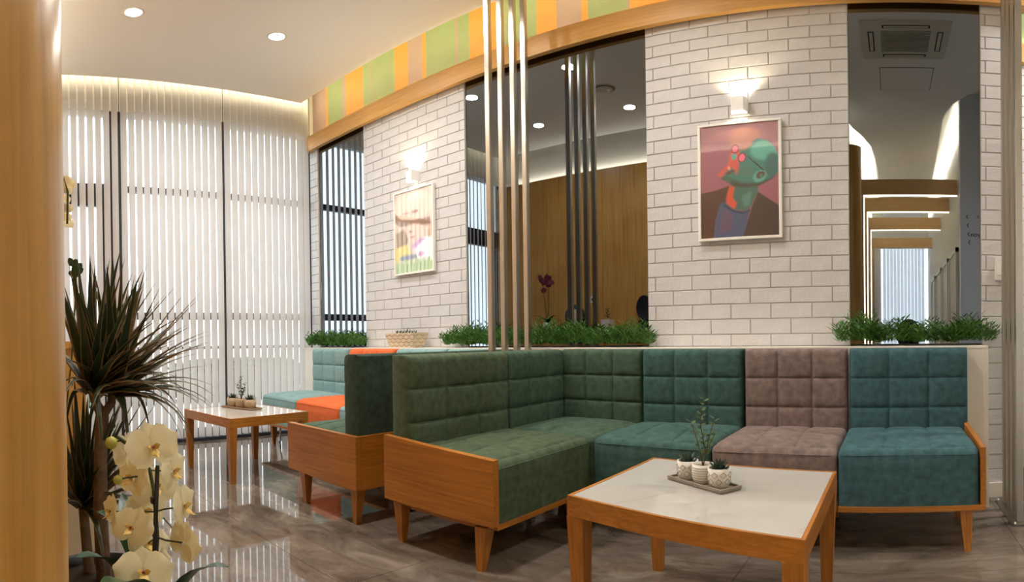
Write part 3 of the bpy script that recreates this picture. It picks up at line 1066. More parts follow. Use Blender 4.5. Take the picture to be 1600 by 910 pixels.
def seat_mesh(name, wd, dp, ht, mat, nx=3, ny=2, r=0.045):
    """seat block: front at y=0 facing -y, quilted top at z=ht, width along x"""
    us = samples(nx)
    prof = []   # (y, z, ny, nz, weight of quilting)
    prof.append((0.0, 0.0, 0))
    for k in range(1, 5):
        prof.append((0.0, (ht - r) * k / 4, 0))
    for k in range(1, 6):
        a = PI / 2 * k / 6
        prof.append((r - r * math.cos(a), ht - r + r * math.sin(a), 0))
    for s in samples(ny):
        prof.append((r + s * (dp - r), ht, s))
    b = MB()
    V = []
    for (y, z, s) in prof:
        for u in us:
            x = u * wd
            e = min(x, wd - x)
            d = 0 if e >= 0.022 else 0.022 - math.sqrt(max(0, 0.022 ** 2 - (0.022 - e) ** 2))
            yy, zz = y, z
            if y >= r:
                zz += 0.013 * puff(u, nx) * puff(s, ny) - 0.008 + 0.026 * math.sin(PI * min(1, s)) * math.sin(PI * u) - d
            elif z > ht - r:
                k = (z - ht + r) / r
                zz += k * (-d - 0.004)
                yy += (1 - k) * d
            else:
                yy += d - 0.006 * math.sin(PI * z / ht) * math.sin(PI * u)
            V.append((x, yy, zz))
    nu, nv = len(us), len(prof)
    b.add(V, [(j * nu + i, j * nu + i + 1, (j + 1) * nu + i + 1, (j + 1) * nu + i) for j in range(nv - 1) for i in range(nu - 1)], 0, True)
    for i in (0, nu - 1):
        x = 0 if i == 0 else wd
        ring = [V[j * nu + i] for j in range(nv)] + [(x, dp, 0)]
        b.add(ring, [tuple(range(len(ring)))], 0)
    b.add([V[0], V[nu - 1], (wd, dp, 0), (0, dp, 0)], [(0, 1, 2, 3)])
    b.add([V[(nv - 1) * nu + i] for i in range(nu)] + [(wd, dp, 0), (0, dp, 0)], [tuple(range(nu + 2))])
    # piped seam along the front edge
    b.tube([(0.02, 0.002, ht - r * 0.72), (wd * 0.5, -0.004, ht - r * 0.62), (wd - 0.02, 0.002, ht - r * 0.72)], 0.0022, 6)
    return b.mesh(name, mat)


SZ, SH = 0.222, 0.265      # seat underside, seat block height
BZ = 0.44                  # backrest starts
BHT = 0.472                # backrest height -> top at 0.912


def leg(t, x, y, h=0.205, sx=0.0, sy=0.0):
    MB().frustum((x + sx, y + sy, 0), 0.0145, (x, y, h), 0.029).build('leg', 'oak_z', t)


def seat(t, mat, loc, rz, wd, dp, nx=3, ny=2):
    o = put('seat', seat_mesh('seat', wd, dp, SH, mat, nx, ny))
    o.location, o.rotation_euler = loc, (0, 0, rz)
    keep(o, t)
    return o


def back(t, mat, loc, rz, wd, th=0.10, nx=3, ht=BHT, seed=0):
    o = put('backrest', back_mesh('backrest', wd, ht, th, mat, nx, 3, seed=seed))
    o.location, o.rotation_euler = loc, (0, 0, rz)
    keep(o, t)
    return o


Q = PI / 2
# --- near corner sofa
# end unit, faces +x
t = thing('sofa_unit', 'olive green quilted sofa end unit with a large oak side panel in the foreground', 'sofa', (-1.7, 1.7, 0), 0, 'near corner sofa')
seat(t, 'fabric_olive', (-1.435, 1.69, SZ), Q, 0.735, 0.53, 3, 3)
back(t, 'fabric_olive', (-1.94, 1.70, BZ), Q, 0.725, 0.14)
pa = MB()
pa.add([(-2.085, 1.655, 0.222), (-1.415, 1.655, 0.222), (-1.415, 1.655, 0.503), (-2.085, 1.655, 0.535),
        (-2.085, 1.688, 0.222), (-1.415, 1.688, 0.222), (-1.415, 1.688, 0.503), (-2.085, 1.688, 0.535)],
       [(0, 1, 2, 3), (7, 6, 5, 4), (0, 4, 5, 1), (1, 5, 6, 2), (2, 6, 7, 3), (3, 7, 4, 0)])
pa.build('side_panel', 'oak', t)
MB().box(-2.085, -2.062, 1.688, 2.40, 0.222, 0.50).build('rear_panel', 'oak_y', t)
MB().box(-2.05, -1.425, 1.69, 2.425, 0.200, 0.222).build('base_board', 'oak_y', t)
MB().box(-1.95, -1.56, 1.70, 1.73, 0.186, 0.20).build('base_rail', 'oak', t)
leg(t, -1.50, 1.70, sx=-0.012, sy=-0.012)
leg(t, -2.03, 1.715, sx=0.004, sy=0)
leg(t, -1.52, 2.38)
leg(t, -2.03, 2.38)
# corner unit
t = thing('sofa_unit', 'green quilted corner sofa unit where the two sofa runs meet', 'sofa', (-1.7, 2.7, 0), 0, 'near corner sofa')
seat(t, 'fabric_green', (-1.425, 2.43, SZ), Q, 0.555, 0.53, 2, 2)
back(t, 'fabric_green', (-1.94, 2.429, BZ), Q, 0.55, 0.14)
back(t, 'fabric_green', (-1.985, 2.982, BZ), 0, 0.563, 0.085)
MB().box(-2.05, -1.43, 2.43, 3.04, 0.2, 0.222).build('base_board', 'oak_y', t)
leg(t, -1.95, 2.95)
leg(t, -1.5, 2.98)
for x0, x1, fm, lb in ((-1.418, -0.81, 'fabric_teal_green', 'dark teal green sofa unit between the corner and the mauve unit'),
                       (-0.806, -0.24, 'fabric_mauve', 'mauve grey quilted sofa unit behind the near table'),
                       (-0.236, 0.376, 'fabric_teal', 'teal blue quilted sofa unit at the right end with oak side')):
    t = thing('sofa_unit', lb, 'sofa', ((x0 + x1) / 2, 2.7, 0), 0, 'near corner sofa')
    w_ = x1 - x0
    seat(t, fm, (x0, 2.42, SZ), 0, w_, 0.58)
    bx1 = 0.402 if x1 > 0 else x1 + 0.003
    back(t, fm, (x0 + 0.012, 2.965, BZ), 0, bx1 - x0 - 0.012)
    MB().box(x0, x1 + (0.026 if x1 > 0 else 0), 2.405, 3.04, 0.198, 0.222, ch=0.002).build('base_board', 'oak', t)
    if x1 > 0:
        sp = MB()
        sp.add([(x, y, z) for x in (0.380, 0.403) for y, z in ((2.41, 0.222), (3.05, 0.222), (3.05, 0.52), (2.96, 0.51), (2.41, 0.487))],
               [(0, 1, 2, 3, 4), (9, 8, 7, 6, 5), (0, 5, 6, 1), (1, 6, 7, 2), (2, 7, 8, 3), (3, 8, 9, 4), (4, 9, 5, 0)])
        sp.build('side_panel', 'oak_y', t)
        leg(t, 0.318, 2.455, sx=0.005, sy=-0.03)
        leg(t, 0.335, 2.92)
    if x1 < -0.5:
        leg(t, -0.92, 2.53)
        leg(t, -0.92, 2.95)
    if -0.5 < x1 < 0:
        leg(t, -0.30, 2.95)

# --- far corner sofa
t = thing('sofa_unit', 'dark green sofa end unit with oak side panel behind the foreground sofa', 'sofa', (-2.7, 1.7, 0), 0, 'far corner sofa')
seat(t, 'fabric_green', (-3.0, 2.425, SZ), -Q, 0.735, 0.53, 3, 3)
back(t, 'fabric_deep_green', (-2.485, 2.425, BZ), -Q, 0.73, 0.14)
MB().box(-3.02, -2.312, 1.655, 1.688, 0.205, 0.492, ch=0.002).build('side_panel', 'oak', t)
MB().box(-2.335, -2.312, 1.688, 2.40, 0.205, 0.492, ch=0.002).build('rear_panel', 'oak_y', t)
MB().box(-3.0, -2.34, 1.69, 2.425, 0.196, 0.205 + 0.017).build('base_board', 'oak_y', t)
MB().box(-2.85, -2.42, 1.70, 1.73, 0.182, 0.196).build('base_rail', 'oak', t)
leg(t, -2.385, 1.72, sx=-0.006, sy=-0.008)
leg(t, -2.905, 1.715, sx=0.006)
leg(t, -2.39, 2.38)
leg(t, -2.9, 2.38)
t = thing('sofa_unit', 'green corner sofa unit hidden behind the far end unit', 'sofa', (-2.7, 2.7, 0), 0, 'far corner sofa')
seat(t, 'fabric_green', (-3.0, 2.985, SZ), -Q, 0.555, 0.53, 2, 2)
back(t, 'fabric_deep_green', (-2.485, 2.979, BZ), -Q, 0.55, 0.14)
back(t, 'fabric_pale_teal', (-3.0, 2.982, BZ), 0, 0.56, 0.085)
MB().box(-3.0, -2.34, 2.43, 3.04, 0.2, 0.222).build('base_board', 'oak_y', t)
leg(t, -2.42, 2.95)
for x0, x1, fm, lb in ((-4.92, -4.275, 'fabric_pale_teal', 'pale teal quilted sofa unit nearest the blinds'),
                       (-4.270, -3.605, 'fabric_orange', 'bright orange quilted sofa unit beside the blinds'),
                       (-3.600, -3.012, 'fabric_pale_teal', 'pale teal sofa unit to the right of the orange unit')):
    t = thing('sofa_unit', lb, 'sofa', ((x0 + x1) / 2, 2.7, 0), 0, 'far corner sofa')
    seat(t, fm, (x0, 2.42, SZ), 0, x1 - x0, 0.58)
    back(t, fm, (x0 + 0.03, 2.965, BZ), 0, x1 - x0 - 0.03)
    MB().box(x0, x1, 2.405, 3.04, 0.198, 0.222).build('base_board', 'oak', t)
    if x0 < -4.5:
        leg(t, -4.82, 2.49)
        leg(t, -4.82, 2.95)
        MB().tube([(-4.9, 2.62, 0.2), (-4.915, 2.61, 0.1), (-4.90, 2.60, 0.03), (-4.87, 2.58, 0.008)], [0.012, 0.012, 0.011, 0.009], 8).build('metal_foot', 'chrome', t)
    else:
        leg(t, x1 - 0.08, 2.95)

# ------------------------------------------------------------------ tables


def px_on(px, py, z):
    d = ray(px, py)
    k = (z - CAM.z) / d.z
    return CAM + d * k


def table(corners, zt, ap, lb, nm='coffee_table'):
    C = [Vector((c.x, c.y)) for c in corners]      # front-left, front-right, back-right, back-left
    ce_ = sum(C, Vector((0, 0))) / 4
    t = thing(nm, lb, 'table', (ce_.x, ce_.y, 0), 0, 'coffee tables')
    inn = []
    for i in range(4):
        a = (C[(i + 1) % 4] - C[i]).normalized()
        d = (C[(i - 1) % 4] - C[i]).normalized()
        inn.append((C[i], a, d))
    ins = lambda i, k: inn[i][0] + (inn[i][1] + inn[i][2]) * k
    b = MB()
    rim = 0.012
    for i in range(4):
        j = (i + 1) % 4
        o0, o1, i0, i1 = C[i], C[j], ins(i, rim), ins(j, rim)
        v = [(p.x, p.y, z) for z in (zt - ap, zt) for p in (o0, o1, i1, i0)]
        bb = MB().add(v, [(3, 2, 1, 0), (4, 5, 6, 7), (0, 1, 5, 4), (1, 2, 6, 5), (2, 3, 7, 6), (3, 0, 4, 7)])
        along = abs((o1 - o0).x) > abs((o1 - o0).y)
        bb.build('apron', 'oak' if along else 'oak_y', t)
    tp = MB().prism([tuple(ins(i, rim)) for i in range(4)], zt - 0.02, zt - 0.0012)
    tp.build('marble_top', 'table_marble', t)
    for i in range(4):
        c0, c1 = ins(i, 0.034), ins(i, 0.030)
        MB().frustum((c0.x, c0.y, 0), 0.018, (c1.x, c1.y, zt - ap - 0.001), 0.029).build('leg', 'oak_z', t)
    return t


zt1 = 0.485
table([px_on(886, 774, zt1), px_on(1258, 845, zt1), px_on(1307, 737, zt1), px_on(1021, 715, zt1)], zt1, 0.066,
      'oak coffee table with white marble top in the foreground')
c, s = math.cos(0.118), math.sin(0.118)
rect = lambda cx, cy, w_, d_: [Vector((cx + c * sx * w_ / 2 - s * sy * d_ / 2, cy + s * sx * w_ / 2 + c * sy * d_ / 2, 0))
                               for sx, sy in ((-1, -1), (1, -1), (1, 1), (-1, 1))]
zt2 = 0.467
table(rect(-3.899, 1.766, 0.722, 0.663), zt2, 0.066, 'oak coffee table with white top near the blinds')

# ------------------------------------------------------------------ trays with three little pots


def pot(parent_label, loc, r, h, mats, deco, rz=0, group=None):
    t = thing('small_pot', parent_label, 'plant pot', loc, rz, group)
    MB().lathe([(0, 0), (r * 0.72, 0), (r * 0.93, h * 0.25), (r, h * 0.6), (r * 0.97, h), (r * 0.87, h), (r * 0.85, h * 0.8)], seg=24).build('bowl', mats[0], t, True)
    MB().lathe([(0, h * 0.8), (r * 0.86, h * 0.8)], seg=16).build('soil', 'soil', t, True)
    d = MB()
    if deco == 'diamond':
        for k in range(8):
            for j in range(2):
                an = 2 * PI * (k + 0.5 * j) / 8
                zc = h * (0.36 + 0.34 * j)
                P = []
                for q in range(5):
                    aq = q * PI / 2
                    da, dz = 0.30 * math.cos(aq), h * 0.15 * math.sin(aq)
                    rr = r * (0.985 if zc + dz < h * 0.4 else 1.01)
                    P.append((rr * math.cos(an + da), rr * math.sin(an + da), zc + dz))
                d.tube(P, 0.0011, 4)
    elif deco == 'rings':
        for j in range(6):
            zc = h * (0.2 + 0.13 * j)
            rr = r * (0.93 + 0.07 * min(1, (zc / h - 0.25) / 0.35)) if zc > h * .25 else r * (0.72 + 0.21 * zc / (0.25 * h))
            d.tube([(rr * 1.005 * math.cos(a), rr * 1.005 * math.sin(a), zc) for a in [2 * PI * k / 20 for k in range(21)]], 0.0011, 4)
    if d.v:
        d.build('pattern', mats[1], t, True)
    return t


def succulent(t, z, r, n=16, seed=1):
    rg = random.Random(seed)
    for k in range(n):
        a = k * 2.4
        el = 0.35 + 0.95 * k / n
        ln = r * (1.15 - 0.35 * k / n)
        d = Vector((math.cos(a) * math.cos(el), math.sin(a) * math.cos(el), math.sin(el)))
        sd = Vector((-math.sin(a), math.cos(a), 0)) * r * 0.17
        up = d.cross(sd).normalized() * r * 0.05
        p0 = Vector((0, 0, z))
        b = MB()
        b.add([p0 - sd * .6, p0 + sd * .6, p0 + d * ln * .5 + sd, p0 + d * ln * .5 - sd, p0 + d * ln + Vector((0, 0, r * .12)), p0 + d * ln * .45 - up * 2],
              [(0, 1, 2, 3), (3, 2, 4), (0, 5, 1), (1, 5, 2), (5, 4, 2), (5, 3, 4), (0, 3, 5)])
        b.build('leaf', 'succulent', t, True)


def sprig(t, z, h, seed=2, spread=0.4):
    rg = random.Random(seed)
    st_ = [(0, 0, h), (0.35 * spread * h, 0.1 * h, h * 0.72), (-0.5 * spread * h, -0.05 * h, h * 0.66), (0.75 * spread * h, -.05 * h, h * 0.52)]
    lv = MB()
    stems = MB()
    for k, (dx, dy, hh) in enumerate(st_):
        pts = [Vector((dx * q ** 1.5 + 0.012 * math.sin(q * 7 + k) * (k == 0), dy * q, z + hh * q)) for q in (0, .2, .4, .6, .8, 1)]
        stems.tube(pts, [0.0022, 0.002, 0.0018, 0.0015, 0.0012, 0.0008], 5)
        nl = 26 if k == 0 else 15
        for i in range(nl):
            q = 0.3 + 0.7 * i / (nl - 1)
            f_ = q * 5
            i0 = min(4, int(f_))
            p = pts[i0].lerp(pts[i0 + 1], f_ - i0)
            a = i * 2.4 + k
            d = Vector((math.cos(a), math.sin(a), 0.5)).normalized()
            sd = Vector((-math.sin(a), math.cos(a), 0.3)) * 0.008
            L_ = 0.024
            lv.add([p, p + d * L_ * .45 + sd, p + d * L_, p + d * L_ * .45 - sd], [(0, 1, 2), (0, 2, 3)])
    stems.build('stems', 'twig', t, True)
    o = lv.build('leaves', 'sprig_leaf', t, True)
    o['kind'] = 'stuff'


def tray_set(a, b, z, near):
    """a, b: left and right pot centres on the tabletop"""
    a, b = Vector((a.x, a.y, z)), Vector((b.x, b.y, z))
    mid = (a + b) / 2
    d = (b - a)
    rz = math.atan2(d.y, d.x)
    sp = d.length / 2
    hw, hd = sp + sp * 0.72, sp * 0.58
    col = 'near' if near else 'far'
    tm = 'tray_grey' if near else 'tray_sand'
    r = sp * (0.48 if near else 0.47)
    h = r * (1.75 if near else 1.5)
    tr = thing('pot_tray', ('grey' if near else 'sand coloured') + ' tray under three small pots on the %s coffee table' % col, 'tray', (mid.x, mid.y, z), rz)
    t1 = MB().box(-hw, hw, -hd, hd, 0.0, 0.006, ch=0.002)
    t1.build('base', tm, tr, True)
    t2 = MB()
    for q in ((-hw, hw, -hd, -hd + 0.006), (-hw, hw, hd - 0.006, hd), (-hw, -hw + 0.006, -hd + .006, hd - .006), (hw - 0.006, hw, -hd + .006, hd - .006)):
        t2.box(*q, 0.006, 0.014)
    t2.build('rim', tm, tr, True)
    zz = z + 0.0065
    gm = 'small pots on the %s tray' % col
    pm = ('pot_white', 'pot_grey_mark') if near else ('pot_sand', 'tray_sand')
    wh = 'white patterned' if near else 'sand coloured'
    for k, (f_, deco) in enumerate(((-1, 'diamond'), (0, 'rings'), (1, 'diamond'))):
        p = mid + d * 0.5 * f_
        lb = wh + (' left pot with a spiky succulent', ' middle pot with a tall leafy sprig', ' right pot with a spiky succulent')[k] + ' on the %s table' % col
        t = pot(lb, (p.x, p.y, zz), r, h, pm, deco if near else 'rings' if k == 1 else None, rz, gm)
        if k == 1:
            sprig(t, h * 0.8, 0.23 if near else 0.19, seed=4)
        else:
            succulent(t, h * 0.8, r * 1.25, 18, seed=k)


tray_set(px_on(1075, 742, zt1 + 0.02), px_on(1124, 755, zt1 + 0.02), zt1, True)
tray_set(px_on(364, 635, zt2 + 0.01), px_on(391, 638, zt2 + 0.01), zt2, False)

# ------------------------------------------------------------------ grass tufts on the ledge


def tuft_mesh(seed):
    rg = random.Random(seed)
    b = MB()
    for k in range(95):
        bx, by = rg.uniform(-0.095, 0.095), rg.uniform(-0.06, 0.06)
        h = rg.uniform(0.09, 0.165) * (1.08 - 0.5 * abs(bx) / 0.1)
        lean = Vector((bx * 3.5 + rg.uniform(-.3, .3), by * 3 + rg.uniform(-.35, .35), 1)).normalized()
        p0 = Vector((bx, by, 0))
        for q in range(9):
            s_ = 0.25 + 0.75 * q / 8
            p = p0 + lean * h * s_
            a = q * 2.4 + k
            d = (Vector((math.cos(a), math.sin(a), 0)) * 0.8 + lean * 0.75).normalized()
            ln = rg.uniform(0.03, 0.055)
            sd = d.cross(Vector((math.sin(a), 0.3, math.cos(a)))).normalized() * 0.0046
            b.add([p, p + d * ln * .4 + sd, p + d * ln, p + d * ln * .4 - sd], [(0, 1, 2), (0, 2, 3)])
    return b.mesh('grass_tuft', 'grass_leaf')


tm_ = [tuft_mesh(k) for k in range(3)]
ords = ['first', 'second', 'third', 'fourth', 'fifth', 'sixth', 'seventh', 'eighth']
k = 0
for x0, x1, n, wh in ((-5.13, -4.45, 4, 'narrow mirror by the blinds'), (-3.06, -1.56, 8, 'wide centre mirror'), (-0.18, 0.46, 4, 'tall right mirror')):
    for i in range(n):
        o = put('grass_tuft', tm_[k % 3])
        o.location = (x0 + (x1 - x0) * i / (n - 1), 3.185 + 0.01 * math.sin(k * 2.1), 0.921)
        o.rotation_euler = (0, 0, (0, PI)[k % 2])
        sc = 1.0 + 0.12 * math.sin(k * 1.7)
        o.scale = (1.1, 0.95, sc)
        tag(o, '%s green grass tuft from the left in front of the %s' % (ords[i], wh), 'plant', 'grass tufts on the ledge')
        k += 1

# rectangular planter with wavy lines
t = thing('wavy_planter', 'cream tapered planter with wavy lines and succulents on the ledge', 'planter', (-3.665, 3.17, 0.92), math.radians(-9))
hb, ht_, d0, d1, zh = 0.19, 0.235, 0.055, 0.075, 0.125
v = []
for hx, hy, z in ((hb, d0, 0), (ht_, d1, zh)):
    v += [(-hx, -hy, z), (hx, -hy, z), (hx, hy, z), (-hx, hy, z)]
MB().add(v, [(3, 2, 1, 0), (0, 1, 5, 4), (1, 2, 6, 5), (2, 3, 7, 6), (3, 0, 4, 7)]).add(
    [(-ht_ + .01, -d1 + .01, zh - .012), (ht_ - .01, -d1 + .01, zh - .012), (ht_ - .01, d1 - .01, zh - .012), (-ht_ + .01, d1 - .01, zh - .012)],
    [(0, 1, 2, 3)], 1).build('box', ['planter_beige', 'soil'], t, True)
for j in range(4):
    z = 0.018 + j * 0.029
    q = z / zh
    hx, hy = hb + (ht_ - hb) * q, d0 + (d1 - d0) * q
    b = MB()
    P = [(-hx + 2 * hx * i / 36, -hy - 0.001, z + 0.007 * math.sin(i * 0.87 + (j % 2) * PI)) for i in range(37)]
    b.tube(P, 0.0016, 4)
    P = [(hx + 0.001, -hy + 2 * hy * i / 14, z + 0.007 * math.sin(i * 0.9 + (j % 2) * PI)) for i in range(15)]
    b.tube(P, 0.0016, 4)
    b.build('wave_line', 'wave_line', t, True)
rg = random.Random(5)
for i, x in enumerate((-0.15, -0.1, -0.05, 0.0, 0.05, 0.1, 0.15)):
    b = MB()
    for q in range(9):
        a = q * 2.4
        d = Vector((math.cos(a) * .5, math.sin(a) * .5, 1)).normalized() * rg.uniform(0.03, 0.055 if i != 3 else 0.075)
        p = Vector((x, 0, zh - .012))
        sd = Vector((-math.sin(a), math.cos(a), 0)) * 0.006
        b.add([p - sd, p + sd, p + d], [(0, 1, 2)])
    b.build('succulent', 'succulent' if i % 3 else 'sprig_leaf', t, True)

# ------------------------------------------------------------------ console against the oak wall (seen in the wide mirror)
t = thing('console_cabinet', 'oak console cabinet standing against the panelled wall', 'cabinet', (-3.9, 0.25, 0))
MB().box(-4.85, -2.95, 0.06, 0.42, 0.06, 0.96, ch=0.003).build('body', 'panel_oak', t)
MB().box(-4.87, -2.93, 0.058, 0.44, 0.96, 1.0, ch=0.003).build('top', 'panel_oak', t)
MB().box(-4.82, -2.98, 0.08, 0.39, 0.0, 0.06).build('plinth', 'planter_dark', t)
for k in range(4):
    x = -4.85 + 0.475 * k
    o = MB().box(x + 0.008, x + 0.467, 0.42, 0.436, 0.08, 0.94, ch=0.002).build('cabinet_door', 'panel_oak', t)
    MB().box(x + 0.42, x + 0.43, 0.436, 0.452, 0.5, 0.66).build('handle', 'steel', o)
t = thing('tall_planter_plinth', 'beige square planter beside the panelled wall', 'planter', (-2.1, 0.2, 0))
MB().box(-2.24, -1.96, 0.07, 0.34, 0, 0.46, ch=0.006).build('box', 'planter_beige', t)
MB().box(-2.22, -1.98, 0.09, 0.32, 0.455, 0.462).build('soil', 'soil', t)


def petal(b, c, ax_u, ax_v, ax_n, L_, W_, cup, mi=0, base=0.08):
    """broad petal growing along ax_u from c"""
    nu, nv = 6, 5
    V = []
    for i in range(nu):
        q = i / (nu - 1)
        wdt = W_ * (math.sin(PI * (0.16 + 0.80 * q)) ** 0.7) * (0.55 + 0.45 * q ** .5) if q < 1 else W_ * 0.18
        for j in range(nv):
            s_ = j / (nv - 1) * 2 - 1
            V.append(c + ax_u * (base * L_ + q * L_ * (1 - 0.08 * s_ * s_)) + ax_v * s_ * wdt + ax_n * (cup * (q * q * 0.6 - 0.5 * s_ * s_ * q) * L_))
    b.add(V, [(i * nv + j, i * nv + j + 1, (i + 1) * nv + j + 1, (i + 1) * nv + j) for i in range(nu - 1) for j in range(nv - 1)], mi, True)


def flower(t, c, n, size, mat, roll=0.0, name='flower', lip=True):
    n = n.normalized()
    u = n.cross(Vector((0, 0, 1)))
    u = u.normalized() if u.length > 0.05 else Vector((1, 0, 0))
    v = u.cross(n).normalized()
    cr, sr = math.cos(roll), math.sin(roll)
    u, v = u * cr + v * sr, v * cr - u * sr
    b = MB()
    for a, L_, W_, off in ((90, .5, .27, -.012), (218, .48, .25, -.012), (322, .48, .25, -.012), (14, .54, .44, 0), (166, .54, .44, 0)):
        an = math.radians(a)
        d = u * math.cos(an) + v * math.sin(an)
        sdv = n.cross(d)
        petal(b, c + n * off * size * 3, d, sdv, n, L_ * size, W_ * size, 0.22 if L_ > .5 else 0.1)
    o = b.build(name, mat, t)
    if lip:
        q = MB()
        petal(q, c + n * size * .03, (-v * .8 + n * .6).normalized(), u, n, .24 * size, .10 * size, .5)
        for s_ in (-1, 1):
            petal(q, c + n * size * .03, (u * s_ * .7 + n * .7 + v * .15).normalized(), v, n, .16 * size, .07 * size, .3)
        q.lathe([(0, .05 * size), (.035 * size, .03 * size), (.03 * size, -.01 * size)], tuple(c + n * size * .05), 8, mi=1)
        q.build('lip', ['orchid_lip', 'orchid_throat'], o)
    return o


def bud(t, c, r, mat='orchid_bud'):
    b = MB()
    b.lathe([(0, -r * 1.15), (r * .75, -r * .7), (r, 0), (r * .8, r * .6), (0, r * 1.05)], tuple(c), 12)
    b.build('bud', mat, t)


def at(px, py, d):
    return CAM + ray(px, py) * d


# white orchid in the foreground
t = thing('white_orchid', 'white orchid in flower in the left foreground', 'orchid', (-1.06, 0.29, 0))
D0 = 1.10
MB().lathe([(0, 0.0), (0.085, 0.0), (0.10, 0.2), (0.115, 0.40), (0.105, 0.40), (0.10, 0.37)], (-1.055, 0.285, 0), 28).lathe([(0, 0.37), (0.1, 0.37)], (-1.055, 0.285, 0), 20, mi=1).build('pot', ['planter_dark', 'soil'], t)
tocam = lambda p: (CAM - p).normalized()
RT, UP = RM[0], Vector((0, 0, 1))
fl_list = [  # px, py, size in px, turn right (rad), turn up, distance offset
    (238, 700, 66, 0.3, 0.1, -.04), (196, 708, 50, -2.2, 0.2, .03), (270, 737, 52, 1.0, -0.1, .04), (208, 748, 56, -0.9, 0.3, .02),
    (242, 762, 58, 0.2, .2, .09), (286, 792, 58, 1.15, 0.0, -.02), (174, 800, 46, -1.25, 0.0, .02), (206, 826, 56, -0.5, 0.35, -.02),
    (287, 848, 58, 2.2, 0.2, -.05), (226, 800, 54, 0.5, 0.1, .10), (224, 896, 66, 0.1, 0.1, -.06), (256, 884, 46, 1.3, 0.0, .0), (232, 850, 50, 0.3, .1, .08)]
stem_pts = [at(183, 683, D0), at(205, 697, D0), at(222, 712, D0), at(234, 735, D0), at(240, 765, D0), at(243, 800, D0), at(246, 840, D0), at(243, 880, D0), at(239, 930, D0),
            Vector((-1.05, 0.29, 0.37))]
MB().tube(stem_pts, 0.0038, 8).build('flower_stem', 'orchid_stem', t)
MB().tube([at(246, 728, D0 - .015), at(240, 905, D0 - .015), Vector((-1.045, 0.283, 0.37))], 0.0042, 8).build('stake', 'stake', t)
MB().box(-0.006, 0.006, -0.006, 0.006, -0.006, 0.006).build('clip', 'stake', t).location = at(241, 782, D0 - .012)
for i, (px, py, sp, tr_r, tr_u, dd) in enumerate(fl_list):
    c = at(px, py, D0 + dd)
    base = tocam(c)
    rt = base.cross(UP).normalized() * -1
    n = (base * math.cos(tr_r) + rt * math.sin(tr_r)) * math.cos(tr_u) + UP * math.sin(tr_u) * .5
    flower(t, c, n, sp / F * (D0 + dd) * 1.2, 'orchid_white', roll=random.uniform(-.3, .3))
    k = min(range(len(stem_pts) - 1), key=lambda q: (stem_pts[q] - c).length)
    a = stem_pts[k]
    MB().tube([c - n.normalized() * .004, (c + a) / 2 - n * .01, a], 0.0018, 6).build('flower_stalk', 'orchid_stem', t)
for px, py, r in ((174, 692, 0.0125), (184, 750, 0.0095)):
    bud(t, at(px, py, D0), r)
    MB().tube([at(px, py, D0), at(px + 14, py - 3, D0), at(205, 700, D0) if py < 700 else at(215, 745, D0)], 0.0018, 6).build('flower_stalk', 'orchid_stem', t)


def strap_leaf(t, p0, p1, width, droop, mat='orchid_leaf', name='leaf', lift=0.0):
    d = (p1 - p0)
    sd = d.cross(UP).normalized()
    b = MB()
    V = []
    n = 9
    for i in range(n):
        q = i / (n - 1)
        c = p0 + d * q + UP * (lift * math.sin(PI * q) - droop * q * q)
        wdt = width * (math.sin(PI * min(1, 0.12 + 0.88 * q)) ** 0.6 if q < 1 else 0.02)
        V += [c - sd * wdt + UP * wdt * .25, c - UP * .001, c + sd * wdt + UP * wdt * .25]
    b.add(V, [(i * 3 + j, i * 3 + j + 1, i * 3 + 4 + j, i * 3 + 3 + j) for i in range(n - 1) for j in range(2)], 0, True)
    b.build(name, mat, t)


bc = Vector((-1.055, 0.285, 0.385))
strap_leaf(t, bc, at(357, 886, 1.02), 0.022, 0.0, lift=0.05)
strap_leaf(t, bc, at(150, 800, 1.2), 0.03, 0.0, lift=0.08)
strap_leaf(t, bc, at(120, 872, 1.0), 0.032, 0.0, lift=0.06)
strap_leaf(t, bc, at(190, 770, 1.35), 0.03, 0.0, lift=0.03)
strap_leaf(t, bc, at(160, 905, 0.85), 0.032, 0.02, lift=0.05)

# second white orchid, mostly behind the rounded wooden end
t = thing('white_orchid', 'pale yellow orchid spray peeking past the wooden wall end', 'orchid', (-2.1, 0.2, 0.46))
sp = [Vector((-2.1, 0.2, 0.46)), Vector((-2.12, 0.19, 1.0)), at(96, 300, 2.1), at(100, 278, 2.1), at(106, 300, 2.1), at(105, 350, 2.1)]
MB().tube(sp, 0.004, 6).build('flower_stem', 'orchid_stem', t)
for i, (px, py) in enumerate(((103, 283), (106, 297), (101, 312), (105, 326), (103, 340), (107, 350), (100, 296), (109, 288))):
    c = at(px, py, 2.1 + 0.03 * (i % 3))
    n = tocam(c) + Vector((random.uniform(-.6, .6), random.uniform(-.2, .9), random.uniform(-.3, .3)))
    flower(t, c, n, 0.042, 'orchid_white', lip=False)
lv = MB()
for px, py in ((108, 402), (118, 404), (127, 410), (114, 415), (122, 420), (130, 418), (106, 425)):
    c = at(px, py, 1.95)
    d = (at(118, 430, 1.95) - c).normalized()
    petal(lv, c, d, d.cross(tocam(c)).normalized(), tocam(c), 0.035, 0.013, 0.2)
lv.build('leaf_sprig', 'orchid_leaf', t)
MB().tube([at(118, 405, 1.95), at(119, 450, 1.95), at(112, 560, 2.0), Vector((-2.1, 0.2, 0.46))], 0.003, 6).build('sprig_stem', 'orchid_stem', t)

